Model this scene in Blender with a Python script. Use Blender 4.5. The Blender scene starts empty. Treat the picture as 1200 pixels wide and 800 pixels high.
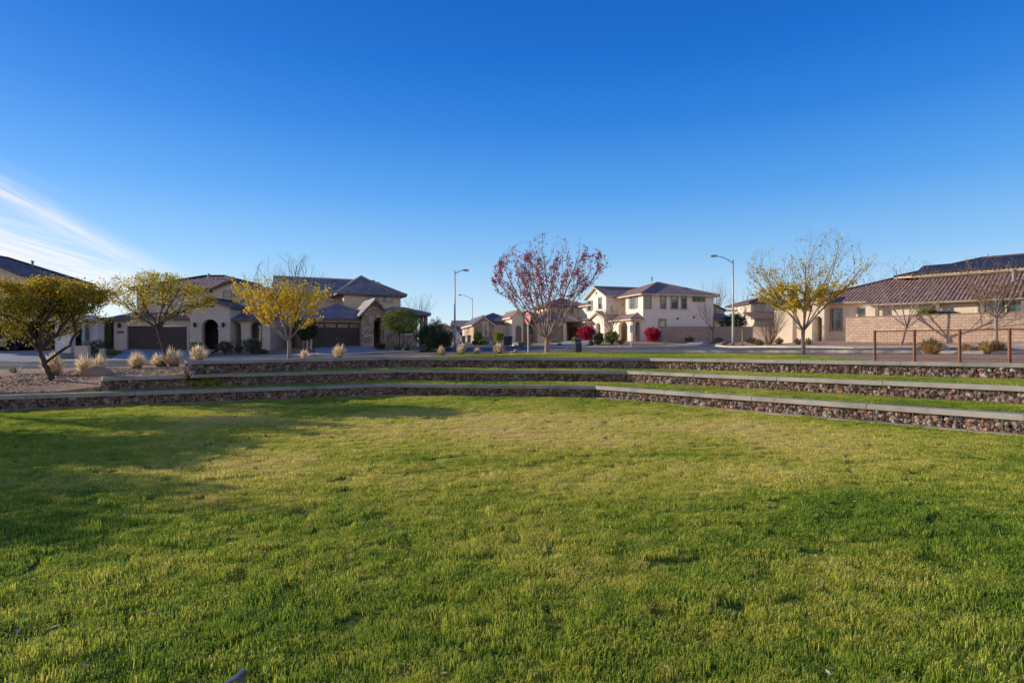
import bpy, bmesh, math, random
import numpy as np
from mathutils import Vector, Matrix, noise as mnoise
R=math.radians; PI=math.pi
random.seed(7); np.random.seed(7)
scn=bpy.context.scene; COL=scn.collection
F=700.0; HC=2.05; YH=406.0
def wx(px,D): return (px-600)*D/F
def wz(py,D): return HC-(py-YH)*D/F

# ------------------------------------------------------------ materials
MATS={}
def newmat(name):
    m=bpy.data.materials.new(name); m.use_nodes=True
    nt=m.node_tree; b=nt.nodes['Principled BSDF']
    return m,nt,b
def N(nt,t,**k):
    n=nt.nodes.new(t)
    for a,v in k.items():
        if a.startswith('i_'):
            n.inputs[a[2:].replace('_',' ')].default_value=v
        else: setattr(n,a,v)
    return n
def ramp(nt,stops,fac=None):
    r=nt.nodes.new('ShaderNodeValToRGB'); e=r.color_ramp.elements
    e[0].position=stops[0][0]; e[0].color=(*stops[0][1],1)
    e[1].position=stops[-1][0]; e[1].color=(*stops[-1][1],1)
    for p,c in stops[1:-1]:
        x=e.new(p); x.color=(*c,1)
    if fac is not None: nt.links.new(fac,r.inputs[0])
    return r
def mat_noise(name,c1,c2,scale=5,rough=.9,bump=.3,bscale=None,detail=6,spec=.3,c3=None,bdist=.02,metal=0):
    if name in MATS: return MATS[name]
    m,nt,b=newmat(name); L=nt.links
    tc=N(nt,'ShaderNodeTexCoord')
    n1=N(nt,'ShaderNodeTexNoise',i_Scale=scale,i_Detail=detail,i_Roughness=.65); L.new(tc.outputs['Object'],n1.inputs['Vector'])
    st=[(.3,c1),(.7,c2)] if c3 is None else [(.28,c1),(.5,c2),(.72,c3)]
    r=ramp(nt,st,n1.outputs['Fac']); L.new(r.outputs[0],b.inputs['Base Color'])
    b.inputs['Roughness'].default_value=rough; b.inputs['Specular IOR Level'].default_value=spec
    b.inputs['Metallic'].default_value=metal
    if bump:
        n2=N(nt,'ShaderNodeTexNoise',i_Scale=bscale or scale*6,i_Detail=4); L.new(tc.outputs['Object'],n2.inputs['Vector'])
        bp=N(nt,'ShaderNodeBump',i_Strength=bump,i_Distance=bdist); L.new(n2.outputs['Fac'],bp.inputs['Height'])
        L.new(bp.outputs[0],b.inputs['Normal'])
    MATS[name]=m; return m
def mat_island(name,cols,rough=.85,bump=.5,bscale=30,trans=0,spec=.3,bdist=.02,pos=None):
    """colour picked per mesh island (each stone, each leaf)"""
    if name in MATS: return MATS[name]
    m,nt,b=newmat(name); L=nt.links
    g=N(nt,'ShaderNodeNewGeometry'); k=len(cols)
    r=ramp(nt,[(i/(k-1) if k>1 else 0,c) for i,c in enumerate(cols)],g.outputs['Random Per Island'])
    col=r.outputs[0]
    b.inputs['Roughness'].default_value=rough; b.inputs['Specular IOR Level'].default_value=spec
    if bump:
        tc=N(nt,'ShaderNodeTexCoord')
        n2=N(nt,'ShaderNodeTexNoise',i_Scale=bscale,i_Detail=5); L.new(tc.outputs['Object'],n2.inputs['Vector'])
        bp=N(nt,'ShaderNodeBump',i_Strength=bump,i_Distance=bdist); L.new(n2.outputs['Fac'],bp.inputs['Height'])
        L.new(bp.outputs[0],b.inputs['Normal'])
        mx=N(nt,'ShaderNodeMix',data_type='RGBA',blend_type='MULTIPLY'); mx.inputs[0].default_value=.6
        L.new(col,mx.inputs[6]); r2=ramp(nt,[(.3,(.5,.5,.5)),(.7,(1.3,1.3,1.3))],n2.outputs['Fac']); L.new(r2.outputs[0],mx.inputs[7]); col=mx.outputs[2]
    L.new(col,b.inputs['Base Color'])
    if trans:
        t=N(nt,'ShaderNodeBsdfTranslucent'); L.new(col,t.inputs['Color'])
        ms=N(nt,'ShaderNodeMixShader'); ms.inputs[0].default_value=trans
        out=nt.nodes['Material Output']; L.new(b.outputs[0],ms.inputs[1]); L.new(t.outputs[0],ms.inputs[2]); L.new(ms.outputs[0],out.inputs['Surface'])
    MATS[name]=m; return m
def mat_tile(name,ca,cb,barrel=True,us=2.8,dd=.78):
    if name in MATS: return MATS[name]
    m,nt,b=newmat(name); L=nt.links
    uv=N(nt,'ShaderNodeUVMap'); uv.uv_map='UVMap'
    sp=N(nt,'ShaderNodeSeparateXYZ'); L.new(uv.outputs[0],sp.inputs[0])
    def M(op,a,bv=None,c=None):
        n=N(nt,'ShaderNodeMath',operation=op)
        for i,v in enumerate((a,bv,c)):
            if v is None: continue
            if isinstance(v,(int,float)): n.inputs[i].default_value=v
            else: L.new(v,n.inputs[i])
        return n.outputs[0]
    u=M('MULTIPLY',sp.outputs[0],us if barrel else 2.6); v=M('MULTIPLY',sp.outputs[1],2.5)
    fu=M('FRACT',u); fv=M('FRACT',v)
    # barrel profile: half sine across, step along
    prof=M('ABSOLUTE',M('SINE',M('MULTIPLY',u,PI)))
    step=M('SUBTRACT',1.0,fv)
    h=M('ADD',M('MULTIPLY',prof,.09 if barrel else .0),M('MULTIPLY',step,.035))
    bp=N(nt,'ShaderNodeBump',i_Strength=1,i_Distance=1.0); L.new(h,bp.inputs['Height']); L.new(bp.outputs[0],b.inputs['Normal'])
    wn=N(nt,'ShaderNodeTexWhiteNoise',noise_dimensions='2D'); cb_=N(nt,'ShaderNodeCombineXYZ')
    L.new(M('FLOOR',u),cb_.inputs[0]); L.new(M('FLOOR',v),cb_.inputs[1]); L.new(cb_.outputs[0],wn.inputs['Vector'])
    r=ramp(nt,[(0,ca),(1,cb)],wn.outputs['Value'])
    dk=M('MULTIPLY_ADD',M('POWER',prof,.9) if barrel else M('LESS_THAN',fv,.9),(dd if barrel else .5),(1-dd if barrel else .5))  # shade in the barrel valleys put into the colour; flat tiles get dark joints
    tc=N(nt,'ShaderNodeTexCoord'); nn=N(nt,'ShaderNodeTexNoise',i_Scale=.8,i_Detail=4); L.new(tc.outputs['Object'],nn.inputs['Vector'])
    dk2=M('MULTIPLY',dk,M('MULTIPLY_ADD',nn.outputs['Fac'],.7,.65))
    mx=N(nt,'ShaderNodeVectorMath',operation='SCALE'); L.new(r.outputs[0],mx.inputs[0]); L.new(dk2,mx.inputs['Scale'])
    L.new(mx.outputs[0],b.inputs['Base Color']); b.inputs['Roughness'].default_value=.8
    MATS[name]=m; return m
def mat_brick(name,c1,c2,mortar,sx=1,w=.4,h=.2,ms=.015,bump=.6,rough=.9):
    if name in MATS: return MATS[name]
    m,nt,b=newmat(name); L=nt.links
    uv=N(nt,'ShaderNodeUVMap'); uv.uv_map='UVMap'
    bk=N(nt,'ShaderNodeTexBrick'); bk.inputs['Scale'].default_value=1; bk.inputs['Brick Width'].default_value=w; bk.inputs['Row Height'].default_value=h
    bk.inputs['Mortar Size'].default_value=ms; bk.inputs['Color1'].default_value=(*c1,1); bk.inputs['Color2'].default_value=(*c2,1); bk.inputs['Mortar'].default_value=(*mortar,1)
    bk.inputs['Mortar Smooth'].default_value=.3
    L.new(uv.outputs[0],bk.inputs['Vector'])
    nn=N(nt,'ShaderNodeTexNoise',i_Scale=3.0,i_Detail=6); L.new(uv.outputs[0],nn.inputs['Vector'])
    mx=N(nt,'ShaderNodeMix',data_type='RGBA',blend_type='MULTIPLY'); mx.inputs[0].default_value=.6
    r2=ramp(nt,[(.3,(.75,.75,.75)),(.7,(1.2,1.2,1.2))],nn.outputs['Fac']); L.new(bk.outputs['Color'],mx.inputs[6]); L.new(r2.outputs[0],mx.inputs[7])
    L.new(mx.outputs[2],b.inputs['Base Color'])
    bp=N(nt,'ShaderNodeBump',i_Strength=bump,i_Distance=.02,invert=True); L.new(bk.outputs['Fac'],bp.inputs['Height']); L.new(bp.outputs[0],b.inputs['Normal'])
    b.inputs['Roughness'].default_value=rough
    MATS[name]=m; return m
def mat_plain(name,c,rough=.5,metal=0,spec=.5,var=.12):
    return mat_noise(name,tuple(x*(1-var) for x in c),tuple(min(1,x*(1+var)) for x in c),scale=3,rough=rough,bump=0,spec=spec,metal=metal)
def mat_veneer(name,cols,scale=4.5):
    if name in MATS: return MATS[name]
    m,nt,b=newmat(name); L=nt.links
    tc=N(nt,'ShaderNodeTexCoord'); mp=N(nt,'ShaderNodeMapping'); mp.inputs['Scale'].default_value=(1,1,2.1); L.new(tc.outputs['Object'],mp.inputs[0])
    v=N(nt,'ShaderNodeTexVoronoi',i_Scale=scale); L.new(mp.outputs[0],v.inputs['Vector'])
    ve=N(nt,'ShaderNodeTexVoronoi',feature='DISTANCE_TO_EDGE',i_Scale=scale); L.new(mp.outputs[0],ve.inputs['Vector'])
    sx=N(nt,'ShaderNodeSeparateColor'); L.new(v.outputs['Color'],sx.inputs[0])
    k=len(cols); r=ramp(nt,[(i/(k-1),c) for i,c in enumerate(cols)],sx.outputs[0])
    e=ramp(nt,[(.0,(.25,.25,.25)),(.06,(1,1,1))],ve.outputs['Distance'])
    mx=N(nt,'ShaderNodeMix',data_type='RGBA',blend_type='MULTIPLY'); mx.inputs[0].default_value=1; L.new(r.outputs[0],mx.inputs[6]); L.new(e.outputs[0],mx.inputs[7])
    L.new(mx.outputs[2],b.inputs['Base Color']); bp=N(nt,'ShaderNodeBump',i_Strength=.8,i_Distance=.05); L.new(e.outputs[0],bp.inputs['Height']); L.new(bp.outputs[0],b.inputs['Normal'])
    b.inputs['Roughness'].default_value=.9
    MATS[name]=m; return m
def mat_glass(name,c=(.03,.05,.055)):
    if name in MATS: return MATS[name]
    m,nt,b=newmat(name); L=nt.links
    tc=N(nt,'ShaderNodeTexCoord'); n1=N(nt,'ShaderNodeTexNoise',i_Scale=1.1,i_Detail=2); L.new(tc.outputs['Object'],n1.inputs['Vector'])
    r=ramp(nt,[(.35,tuple(x*.6 for x in c)),(.65,tuple(x*1.6 for x in c))],n1.outputs['Fac']); L.new(r.outputs[0],b.inputs['Base Color'])
    b.inputs['Roughness'].default_value=.06; b.inputs['Specular IOR Level'].default_value=1.0; b.inputs['IOR'].default_value=1.7
    bp=N(nt,'ShaderNodeBump',i_Strength=.08,i_Distance=.05); L.new(n1.outputs['Fac'],bp.inputs['Height']); L.new(bp.outputs[0],b.inputs['Normal'])
    MATS[name]=m; return m

# ------------------------------------------------------------ mesh builder
class MB:
    def __init__(s): s.v=[];s.f=[];s.uv={}
    def add(s,vs,fs,uvs=None):
        o=len(s.v); s.v+= [tuple(p) for p in vs]
        for i,f in enumerate(fs):
            if uvs is not None: s.uv[len(s.f)]=uvs[i]
            s.f.append(tuple(a+o for a in f))
        return s
    def box(s,x0,x1,y0,y1,z0,z1,M=None):
        vs=[Vector((x,y,z)) for z in(z0,z1) for y in(y0,y1) for x in(x0,x1)]
        if M is not None: vs=[M@p for p in vs]
        return s.add(vs,[(0,2,3,1),(4,5,7,6),(0,1,5,4),(2,6,7,3),(0,4,6,2),(1,3,7,5)])
    def bar(s,a,b,w,h=None,up=Vector((0,0,1))):
        a=Vector(a);b=Vector(b);h=h or w;d=(b-a);l=d.length
        if l<1e-6:return s
        d/=l
        if abs(d.dot(up))>.99: up=Vector((0,1,0))
        x=d.cross(up).normalized();u=x.cross(d)
        M=Matrix((x,d,u)).transposed().to_4x4(); M.translation=a
        return s.box(-w/2,w/2,0,l,-h/2,h/2,M)
    def tube(s,pts,rads,n=6,cap=True):
        pts=[Vector(p) for p in pts]; o=len(s.v); prev=None
        for i,p in enumerate(pts):
            t=(pts[min(i+1,len(pts)-1)]-pts[max(i-1,0)])
            if t.length<1e-9: t=Vector((0,0,1))
            t.normalize()
            if prev is None:
                a=Vector((1,0,0)) if abs(t.x)<.8 else Vector((0,1,0)); prev=t.cross(a).normalized()
            prev=(prev-t*prev.dot(t)).normalized(); q=t.cross(prev)
            r=rads[i] if hasattr(rads,'__len__') else rads
            for k in range(n):
                a=2*PI*k/n; s.v.append(tuple(p+(prev*math.cos(a)+q*math.sin(a))*r))
        for i in range(len(pts)-1):
            for k in range(n):
                a=o+i*n+k;b=o+i*n+(k+1)%n; s.f.append((a,b,b+n,a+n))
        if cap:
            s.f.append(tuple(o+k for k in reversed(range(n)))); e=o+(len(pts)-1)*n; s.f.append(tuple(e+k for k in range(n)))
        return s
    def lathe(s,prof,n=16,c=(0,0,0),sq=1,smooth=None):
        o=len(s.v)
        for r,z in prof:
            for k in range(n):
                a=2*PI*k/n; s.v.append((c[0]+r*math.cos(a),c[1]+r*math.sin(a)*sq,c[2]+z))
        for i in range(len(prof)-1):
            for k in range(n):
                a=o+i*n+k;b=o+i*n+(k+1)%n; s.f.append((a,b,b+n,a+n))
        s.f.append(tuple(o+k for k in reversed(range(n)))); e=o+(len(prof)-1)*n; s.f.append(tuple(e+k for k in range(n)))
        return s
    def extr(s,poly,off):
        """planar polygon extruded by vector off"""
        n=len(poly); off=Vector(off); vs=[Vector(p) for p in poly]+[Vector(p)+off for p in poly]
        return s.add(vs,[tuple(range(n)),tuple(reversed(range(n,2*n)))]+[(i,i+n,(i+1)%n+n,(i+1)%n) for i in range(n)])
    def build(s,name,mat,parent=None,smooth=False,bevel=0,fix=True):
        me=bpy.data.meshes.new(name); me.from_pydata(s.v,[],s.f)
        if s.uv:
            ul=me.uv_layers.new(name='UVMap')
            for p in me.polygons:
                if p.index in s.uv:
                    for li,c in zip(p.loop_indices,s.uv[p.index]): ul.data[li].uv=c
        if fix and not s.uv:
            bm=bmesh.new(); bm.from_mesh(me); bmesh.ops.recalc_face_normals(bm,faces=bm.faces)
            if bevel: bmesh.ops.bevel(bm,geom=[e for e in bm.edges if len(e.link_faces)==2 and e.calc_face_angle(0)>.6],offset=bevel,segments=2,affect='EDGES',profile=.6)
            bm.to_mesh(me); bm.free()
        if smooth:
            for p in me.polygons: p.use_smooth=True
        me.materials.append(mat)
        o=bpy.data.objects.new(name,me); COL.objects.link(o)
        if parent is not None: o.parent=parent
        return o
def tag(o,label=None,cat=None,group=None,kind=None):
    if label:o['label']=label
    if cat:o['category']=cat
    if group:o['group']=group
    if kind:o['kind']=kind
    return o
def thing(name,label,cat,loc=(0,0,0),rz=0,group=None):
    o=bpy.data.objects.new(name,None); COL.objects.link(o); o.location=loc; o.rotation_euler=(0,0,rz); o.empty_display_size=.2
    return tag(o,label,cat,group)
def dup(root,loc,rz=0,sc=1,label=None,group=None):
    r=root.copy(); COL.objects.link(r); r.location=loc; r.rotation_euler=(0,0,rz); r.scale=(sc,)*3 if not hasattr(sc,'__len__') else sc
    if label:r['label']=label
    if group:r['group']=group
    for ch in list(root.children):
        c=ch.copy(); COL.objects.link(c); c.parent=r
        for g in ch.children:
            d=g.copy(); COL.objects.link(d); d.parent=c
    return r

# ------------------------------------------------------------ terrain of the upper ground
CP=[]
def cp(px,D,py=None,z=None): CP.append((wx(px,D),D,wz(py,D) if z is None else z))
def cw(x,y,z): CP.append((x,y,z))
for a in [(62,22,442),(0,19.5,458),(-150,19,455),(0,31.5,432),(30,32,431.5),(190,34,427.5),(193,31,430),(120,26,437),
          (30,40,427),(190,42,425),(-200,40,427),(-200,32,432),(400,45,417),(300,43.5,421),(500,46.5,413.5),(400,37,None,1.35),(300,36,None,1.2),(520,38.5,None,1.52),
          (-60,46.5,412.5),(60,46.5,412.5),(150,49.5,410.5),(300,49.5,410.5),(366,52,405.9),(450,52,405.2),(480,54,405.5),
          (533,66,409.5),(600,60,406.5),(550,119,401),(575,75,400),(610,75,401),(618,39,414),(645,38,413),(677,38,412),
          (860,37,413.2),(760,38,413),(1000,32.5,413),(940,31,416),(1200,29,414),(1110,31,413.5),(660,54,407.4),(740,50,407.4),(858,58,407.4),(860,48,408.8),
          (1000,40,409.3),(1200,36,411),(740,64,399.5),(800,66,400),(900,60,400.5),(960,50,399.5),(990,45.7,399.5),(1200,38.2,398),(1056,41.5,404.3),(1167,38,403)]:
    cp(*a)
for a in [(-16,20.5,.55),(-14.9,19.7,.48),(-14.4,21.2,.66),(-12.3,22.2,.95),(-20.5,17,.5),(-28,13.5,.5),(-36,9,.5),(-9,27,1.2),(-6,31,1.42),(0,29.8,1.47),(6,28.3,1.48),(11,24.3,1.49),(16,19.6,1.49),(20,16,1.49),(30,7,1.49),(40,15,1.7),
          (-100,150,3),(0,180,3.3),(100,150,3.4),(-80,60,1.8),(-70,30,1.0),(-70,10,.8),(80,60,2.8),(80,20,2.4),(200,100,4),(-200,100,3),(0,400,4),(-300,300,4),(300,300,4),(60,-20,1.6),(-80,-20,.5),(300,0,3),(-300,0,1)]:
    cw(*a)
P=np.array([(a,b) for a,b,c in CP]); Z=np.array([c for a,b,c in CP])
def _k(r): return r
_n=len(P); _D=np.linalg.norm(P[:,None]-P[None],axis=2)
_A=np.zeros((_n+3,_n+3)); _A[:_n,:_n]=-_k(_D)+np.eye(_n)*.8; _A[:_n,_n]=1; _A[_n,:_n]=1; _A[:_n,_n+1:]=P; _A[_n+1:,:_n]=P.T
_w=np.linalg.solve(_A,np.concatenate([Z,[0,0,0]]))
def hgt(x,y):
    r=np.hypot(P[:,0]-x,P[:,1]-y)
    return min(3.6,max(.3,float(-(r*_w[:_n]).sum()+_w[_n]+_w[_n+1]*x+_w[_n+2]*y)))
def sheet(poly,name,mat,off=0,step=2.0,hf=hgt,holes=None,skirt=0,bumps=0,parent=None):
    """polygon draped over the terrain (cut by a grid)"""
    from mathutils.geometry import tessellate_polygon
    bm=bmesh.new(); vs=[bm.verts.new((x,y,0)) for x,y in poly]
    for t in tessellate_polygon([[Vector((x,y,0)) for x,y in poly]]):
        try: bm.faces.new([vs[i] for i in t])
        except ValueError: pass
    xs=[p[0] for p in poly]; ys=[p[1] for p in poly]
    def cuts(a,b):
        out=[];t=math.floor(a/step)*step+step
        while t<b:
            out.append(t); 
            s_=step if abs(t)<70 else step*6
            t+=s_
        return out
    for t in cuts(min(xs),max(xs)): bmesh.ops.bisect_plane(bm,geom=bm.verts[:]+bm.edges[:]+bm.faces[:],plane_co=(t,0,0),plane_no=(1,0,0))
    for t in cuts(min(ys),max(ys)): bmesh.ops.bisect_plane(bm,geom=bm.verts[:]+bm.edges[:]+bm.faces[:],plane_co=(0,t,0),plane_no=(0,1,0))
    bmesh.ops.remove_doubles(bm,verts=bm.verts[:],dist=1e-4)
    for v in bm.verts: v.co.z=hf(v.co.x,v.co.y)+off
    bmesh.ops.recalc_face_normals(bm,faces=bm.faces)
    for f in bm.faces:
        if f.normal.z<0: f.normal_flip()
    if skirt:
        e=[e for e in bm.edges if len(e.link_faces)==1]
        r=bmesh.ops.extrude_edge_only(bm,edges=e)
        for v in [g for g in r['geom'] if isinstance(g,bmesh.types.BMVert)]: v.co.z-=skirt
    me=bpy.data.meshes.new(name); bm.to_mesh(me); bm.free()
    me.materials.append(mat); o=bpy.data.objects.new(name,me); COL.objects.link(o)
    if parent: o.parent=parent
    for p in me.polygons: p.use_smooth=skirt==0
    return o
def offset_poly(pts,d):
    """offset an open polyline to its left by d"""
    out=[]; n=len(pts)
    for i in range(n):
        p=Vector(pts[i]).to_2d() if False else Vector((pts[i][0],pts[i][1]))
        t0=(Vector(pts[i][:2])-Vector(pts[i-1][:2])).normalized() if i>0 else None
        t1=(Vector(pts[i+1][:2])-Vector(pts[i][:2])).normalized() if i<n-1 else None
        if t0 is None:t0=t1
        if t1 is None:t1=t0
        n0=Vector((-t0.y,t0.x));n1=Vector((-t1.y,t1.x)); m=(n0+n1).normalized(); k=d/max(.3,m.dot(n0))
        out.append((p.x+m.x*k,p.y+m.y*k))
    return out
def resample(pts,step):
    out=[]
    for i in range(len(pts)-1):
        a=Vector(pts[i][:2]);b=Vector(pts[i+1][:2]);n=max(1,int((b-a).length/step))
        for k in range(n): p=a.lerp(b,k/n); out.append((p.x,p.y))
    out.append(tuple(pts[-1][:2])); return out

# ------------------------------------------------------------ ground materials
def mat_ground(name,stops,fine=40,coarse=.35,bump=.6,bdist=.03,spk=None,rough=.95):
    m,nt,b=newmat(name); L=nt.links
    g=N(nt,'ShaderNodeNewGeometry')
    n1=N(nt,'ShaderNodeTexNoise',i_Scale=coarse,i_Detail=7,i_Roughness=.7); L.new(g.outputs['Position'],n1.inputs['Vector'])
    v=N(nt,'ShaderNodeTexVoronoi',i_Scale=fine); L.new(g.outputs['Position'],v.inputs['Vector'])
    sc=N(nt,'ShaderNodeSeparateColor'); L.new(v.outputs['Color'],sc.inputs[0])
    mm=N(nt,'ShaderNodeMath',operation='MULTIPLY_ADD'); mm.inputs[1].default_value=.45; L.new(sc.outputs[0],mm.inputs[0])
    mh=N(nt,'ShaderNodeMath',operation='MULTIPLY'); mh.inputs[1].default_value=.55; L.new(n1.outputs['Fac'],mh.inputs[0]); L.new(mh.outputs[0],mm.inputs[2])
    r=ramp(nt,stops,mm.outputs[0]); L.new(r.outputs[0],b.inputs['Base Color'])
    bp=N(nt,'ShaderNodeBump',i_Strength=bump,i_Distance=bdist); L.new(v.outputs['Distance'],bp.inputs['Height']); L.new(bp.outputs[0],b.inputs['Normal'])
    b.inputs['Roughness'].default_value=rough; b.inputs['Specular IOR Level'].default_value=.2
    return m
m_gravel=mat_ground('gravel',[(.12,(.14,.075,.04)),(.42,(.36,.22,.13)),(.62,(.50,.33,.205)),(.85,(.66,.48,.33))],fine=22,coarse=.5)
m_asphalt=mat_noise('asphalt',(.075,.08,.09),(.12,.125,.135),scale=.6,rough=.9,bump=.3,bscale=60,bdist=.004)
m_conc=mat_noise('concrete',(.46,.39,.31),(.62,.54,.44),scale=1.6,rough=.9,bump=.15,bscale=40,bdist=.004)
m_drive=mat_noise('drive_concrete',(.32,.31,.29),(.42,.40,.38),scale=.9,rough=.9,bump=.15,bscale=40,bdist=.004)
m_coping=mat_noise('coping_concrete',(.23,.21,.18),(.36,.33,.285),scale=1.1,rough=.85,bump=.2,bscale=50,bdist=.004,c3=(.44,.405,.35))
m_strip=mat_noise('footing_sand',(.30,.235,.175),(.45,.37,.28),scale=4,rough=.95,bump=.3)

def grass_color_nodes(nt,blade):
    L=nt.links; g=N(nt,'ShaderNodeNewGeometry')
    n1=N(nt,'ShaderNodeTexNoise',i_Scale=.22,i_Detail=5,i_Roughness=.6,i_Distortion=.4); L.new(g.outputs['Position'],n1.inputs['Vector'])
    n2=N(nt,'ShaderNodeTexNoise',i_Scale=2.2,i_Detail=5,i_Roughness=.7); L.new(g.outputs['Position'],n2.inputs['Vector'])
    n3=N(nt,'ShaderNodeTexNoise',i_Scale=7,i_Detail=3); L.new(g.outputs['Position'],n3.inputs['Vector'])
    a=N(nt,'ShaderNodeMath',operation='MULTIPLY'); a.inputs[1].default_value=.50; L.new(n1.outputs['Fac'],a.inputs[0])
    b_=N(nt,'ShaderNodeMath',operation='MULTIPLY_ADD'); b_.inputs[1].default_value=.28; L.new(n2.outputs['Fac'],b_.inputs[0]); L.new(a.outputs[0],b_.inputs[2])
    c=N(nt,'ShaderNodeMath',operation='MULTIPLY_ADD'); c.inputs[1].default_value=.22; L.new(n3.outputs['Fac'],c.inputs[0]); L.new(b_.outputs[0],c.inputs[2])
    # drier in a wide worn band in the middle of the lawn (world position)
    last=c.outputs[0]
    for (cx,cy,rx,ry,amt) in [(0,15,13,7.5,.06),(1.0,15.5,7.5,4.5,.09),(-4.5,9.5,3.0,2.2,.10),(2.5,9.3,3.8,1.8,.10),(-8.3,16.6,2.2,.9,.12),(-10,9,4,2.5,.05),(6,12,3,2,.06),(3.2,5.3,1.0,.5,.07),(-3.2,7.6,1.6,.7,.06),(-9.5,19.8,6,2.2,.05)]:
        vm=N(nt,'ShaderNodeVectorMath',operation='SUBTRACT'); L.new(g.outputs['Position'],vm.inputs[0]); vm.inputs[1].default_value=(cx,cy,0)
        vd=N(nt,'ShaderNodeVectorMath',operation='DIVIDE'); L.new(vm.outputs[0],vd.inputs[0]); vd.inputs[1].default_value=(rx,ry,50)
        ln=N(nt,'ShaderNodeVectorMath',operation='LENGTH'); L.new(vd.outputs[0],ln.inputs[0])
        mr=N(nt,'ShaderNodeMapRange',interpolation_type='SMOOTHSTEP'); L.new(ln.outputs['Value'],mr.inputs['Value'])
        mr.inputs['From Min'].default_value=1.15; mr.inputs['From Max'].default_value=.2; mr.inputs['To Min'].default_value=0; mr.inputs['To Max'].default_value=amt
        ad=N(nt,'ShaderNodeMath',operation='ADD'); L.new(last,ad.inputs[0]); L.new(mr.outputs[0],ad.inputs[1]); last=ad.outputs[0]
    return last
def make_grass_mats():
    m,nt,b=newmat('turf_soil'); L=nt.links
    fac=grass_color_nodes(nt,False)
    r=ramp(nt,[(.40,(.05,.09,.012)),(.50,(.10,.14,.02)),(.58,(.21,.20,.045)),(.68,(.36,.28,.13))],fac); L.new(r.outputs[0],b.inputs['Base Color'])
    b.inputs['Roughness'].default_value=1; b.inputs['Specular IOR Level'].default_value=.05
    g=N(nt,'ShaderNodeNewGeometry'); n2=N(nt,'ShaderNodeTexNoise',i_Scale=9,i_Detail=6); L.new(g.outputs['Position'],n2.inputs['Vector'])
    bp=N(nt,'ShaderNodeBump',i_Strength=1,i_Distance=.05); L.new(n2.outputs['Fac'],bp.inputs['Height']); L.new(bp.outputs[0],b.inputs['Normal'])
    m2,nt,b=newmat('grass_blade'); L=nt.links
    fac=grass_color_nodes(nt,True)
    g=N(nt,'ShaderNodeNewGeometry')
    ad=N(nt,'ShaderNodeMath',operation='MULTIPLY_ADD'); ad.inputs[1].default_value=.13; L.new(g.outputs['Random Per Island'],ad.inputs[0])
    sb=N(nt,'ShaderNodeMath',operation='SUBTRACT'); sb.inputs[1].default_value=.062; L.new(fac,sb.inputs[0]); L.new(sb.outputs[0],ad.inputs[2])
    r=ramp(nt,[(.38,(.155,.285,.026)),(.46,(.31,.425,.042)),(.54,(.57,.56,.075)),(.62,(.78,.68,.16)),(.74,(.86,.68,.33))],ad.outputs[0])
    L.new(r.outputs[0],b.inputs['Base Color']); b.inputs['Roughness'].default_value=.55; b.inputs['Specular IOR Level'].default_value=.25
    t=N(nt,'ShaderNodeBsdfTranslucent'); L.new(r.outputs[0],t.inputs['Color']); ms=N(nt,'ShaderNodeMixShader'); ms.inputs[0].default_value=.42
    L.new(b.outputs[0],ms.inputs[1]); L.new(t.outputs[0],ms.inputs[2]); L.new(ms.outputs[0],nt.nodes['Material Output'].inputs['Surface'])
    return m,m2
m_soil,m_blade=make_grass_mats()

# ------------------------------------------------------------ amphitheatre layout (front faces of the three seat walls)
W1=[(-34,9.4),(-5.2,24.9),(3.3,23.6),(11.65,13.6),(21,2.4)]
W2=[(-14.2,20.7),(-5.3,27.3),(4.97,25.8),(13.5,15.8),(23.5,4.0)]
W3=[(-11.8,22.0),(-6.2,29.6),(6.3,27.4),(16.0,18.7),(27,8.9)]
TOPS=[.5,1.0,1.53]; BASE=[0,.5,1.0]
def lawn_h(x,y):
    return .035*mnoise.noise(Vector((x*.35,y*.35,3)))+.022*mnoise.noise(Vector((x*1.3,y*1.3,7)))-.01*min(1,max(0,(x-5)/8))
lawn_poly=[(-60,-14),(60,-14),(60,-2)]+[(23,0)]+[ (x,y) for x,y in reversed(offset_poly(W1,.2))]+[(-60,-4)]
lawn=tag(sheet(lawn_poly,'lawn',m_soil,step=.5,hf=lambda x,y:lawn_h(x,y)),kind='structure')
def inside(poly,x,y):
    c=False;n=len(poly);j=n-1
    for i in range(n):
        xi,yi=poly[i];xj,yj=poly[j]
        if (yi>y)!=(yj>y) and x<(xj-xi)*(y-yi)/(yj-yi)+xi:c=not c
        j=i
    return c
T1poly=[(-18.0,18.7),(-16.5,21.2),(-13.9,21.5)]+offset_poly(W2,.2)[1:]+[(26,2.4),(22,2.6)]+list(reversed(offset_poly(W1,.4)[1:-1]))
terr1=tag(sheet(T1poly,'grass_terrace',m_soil,step=1,hf=lambda x,y:.508+.012*mnoise.noise(Vector((x,y,1))),skirt=.5),kind='structure')
T2poly=[(-13.4,21.7),(-11.4,22.9)]+offset_poly(W3,.2)[1:]+[(25,4)]+list(reversed(offset_poly(W2,.4)[1:]))
terr2=tag(sheet(T2poly,'grass_terrace',m_soil,step=1,hf=lambda x,y:1.008+.012*mnoise.noise(Vector((x,y,2))),skirt=.9),kind='structure')
# upper ground: desert gravel reaching the horizon
gp=[(-60,-8)]+[(-34.1,10.0),(-15.3,20.05),(-14.0,21.3),(-11.6,23.1),(-6.05,30.1),(6.5,27.9),(16.3,19.1),(27.4,9.3),(60,-20),(900,-20),(900,900),(-900,900),(-900,-8)]
ground=tag(sheet(gp,'ground',m_gravel,step=2.0,skirt=.4),kind='structure')
bm_=MB().add([(-900,-900,-.6),(900,-900,-.6),(900,900,-.6),(-900,900,-.6)],[(0,1,2,3)]).build('terrain',m_gravel); tag(bm_,kind='structure')
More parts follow.
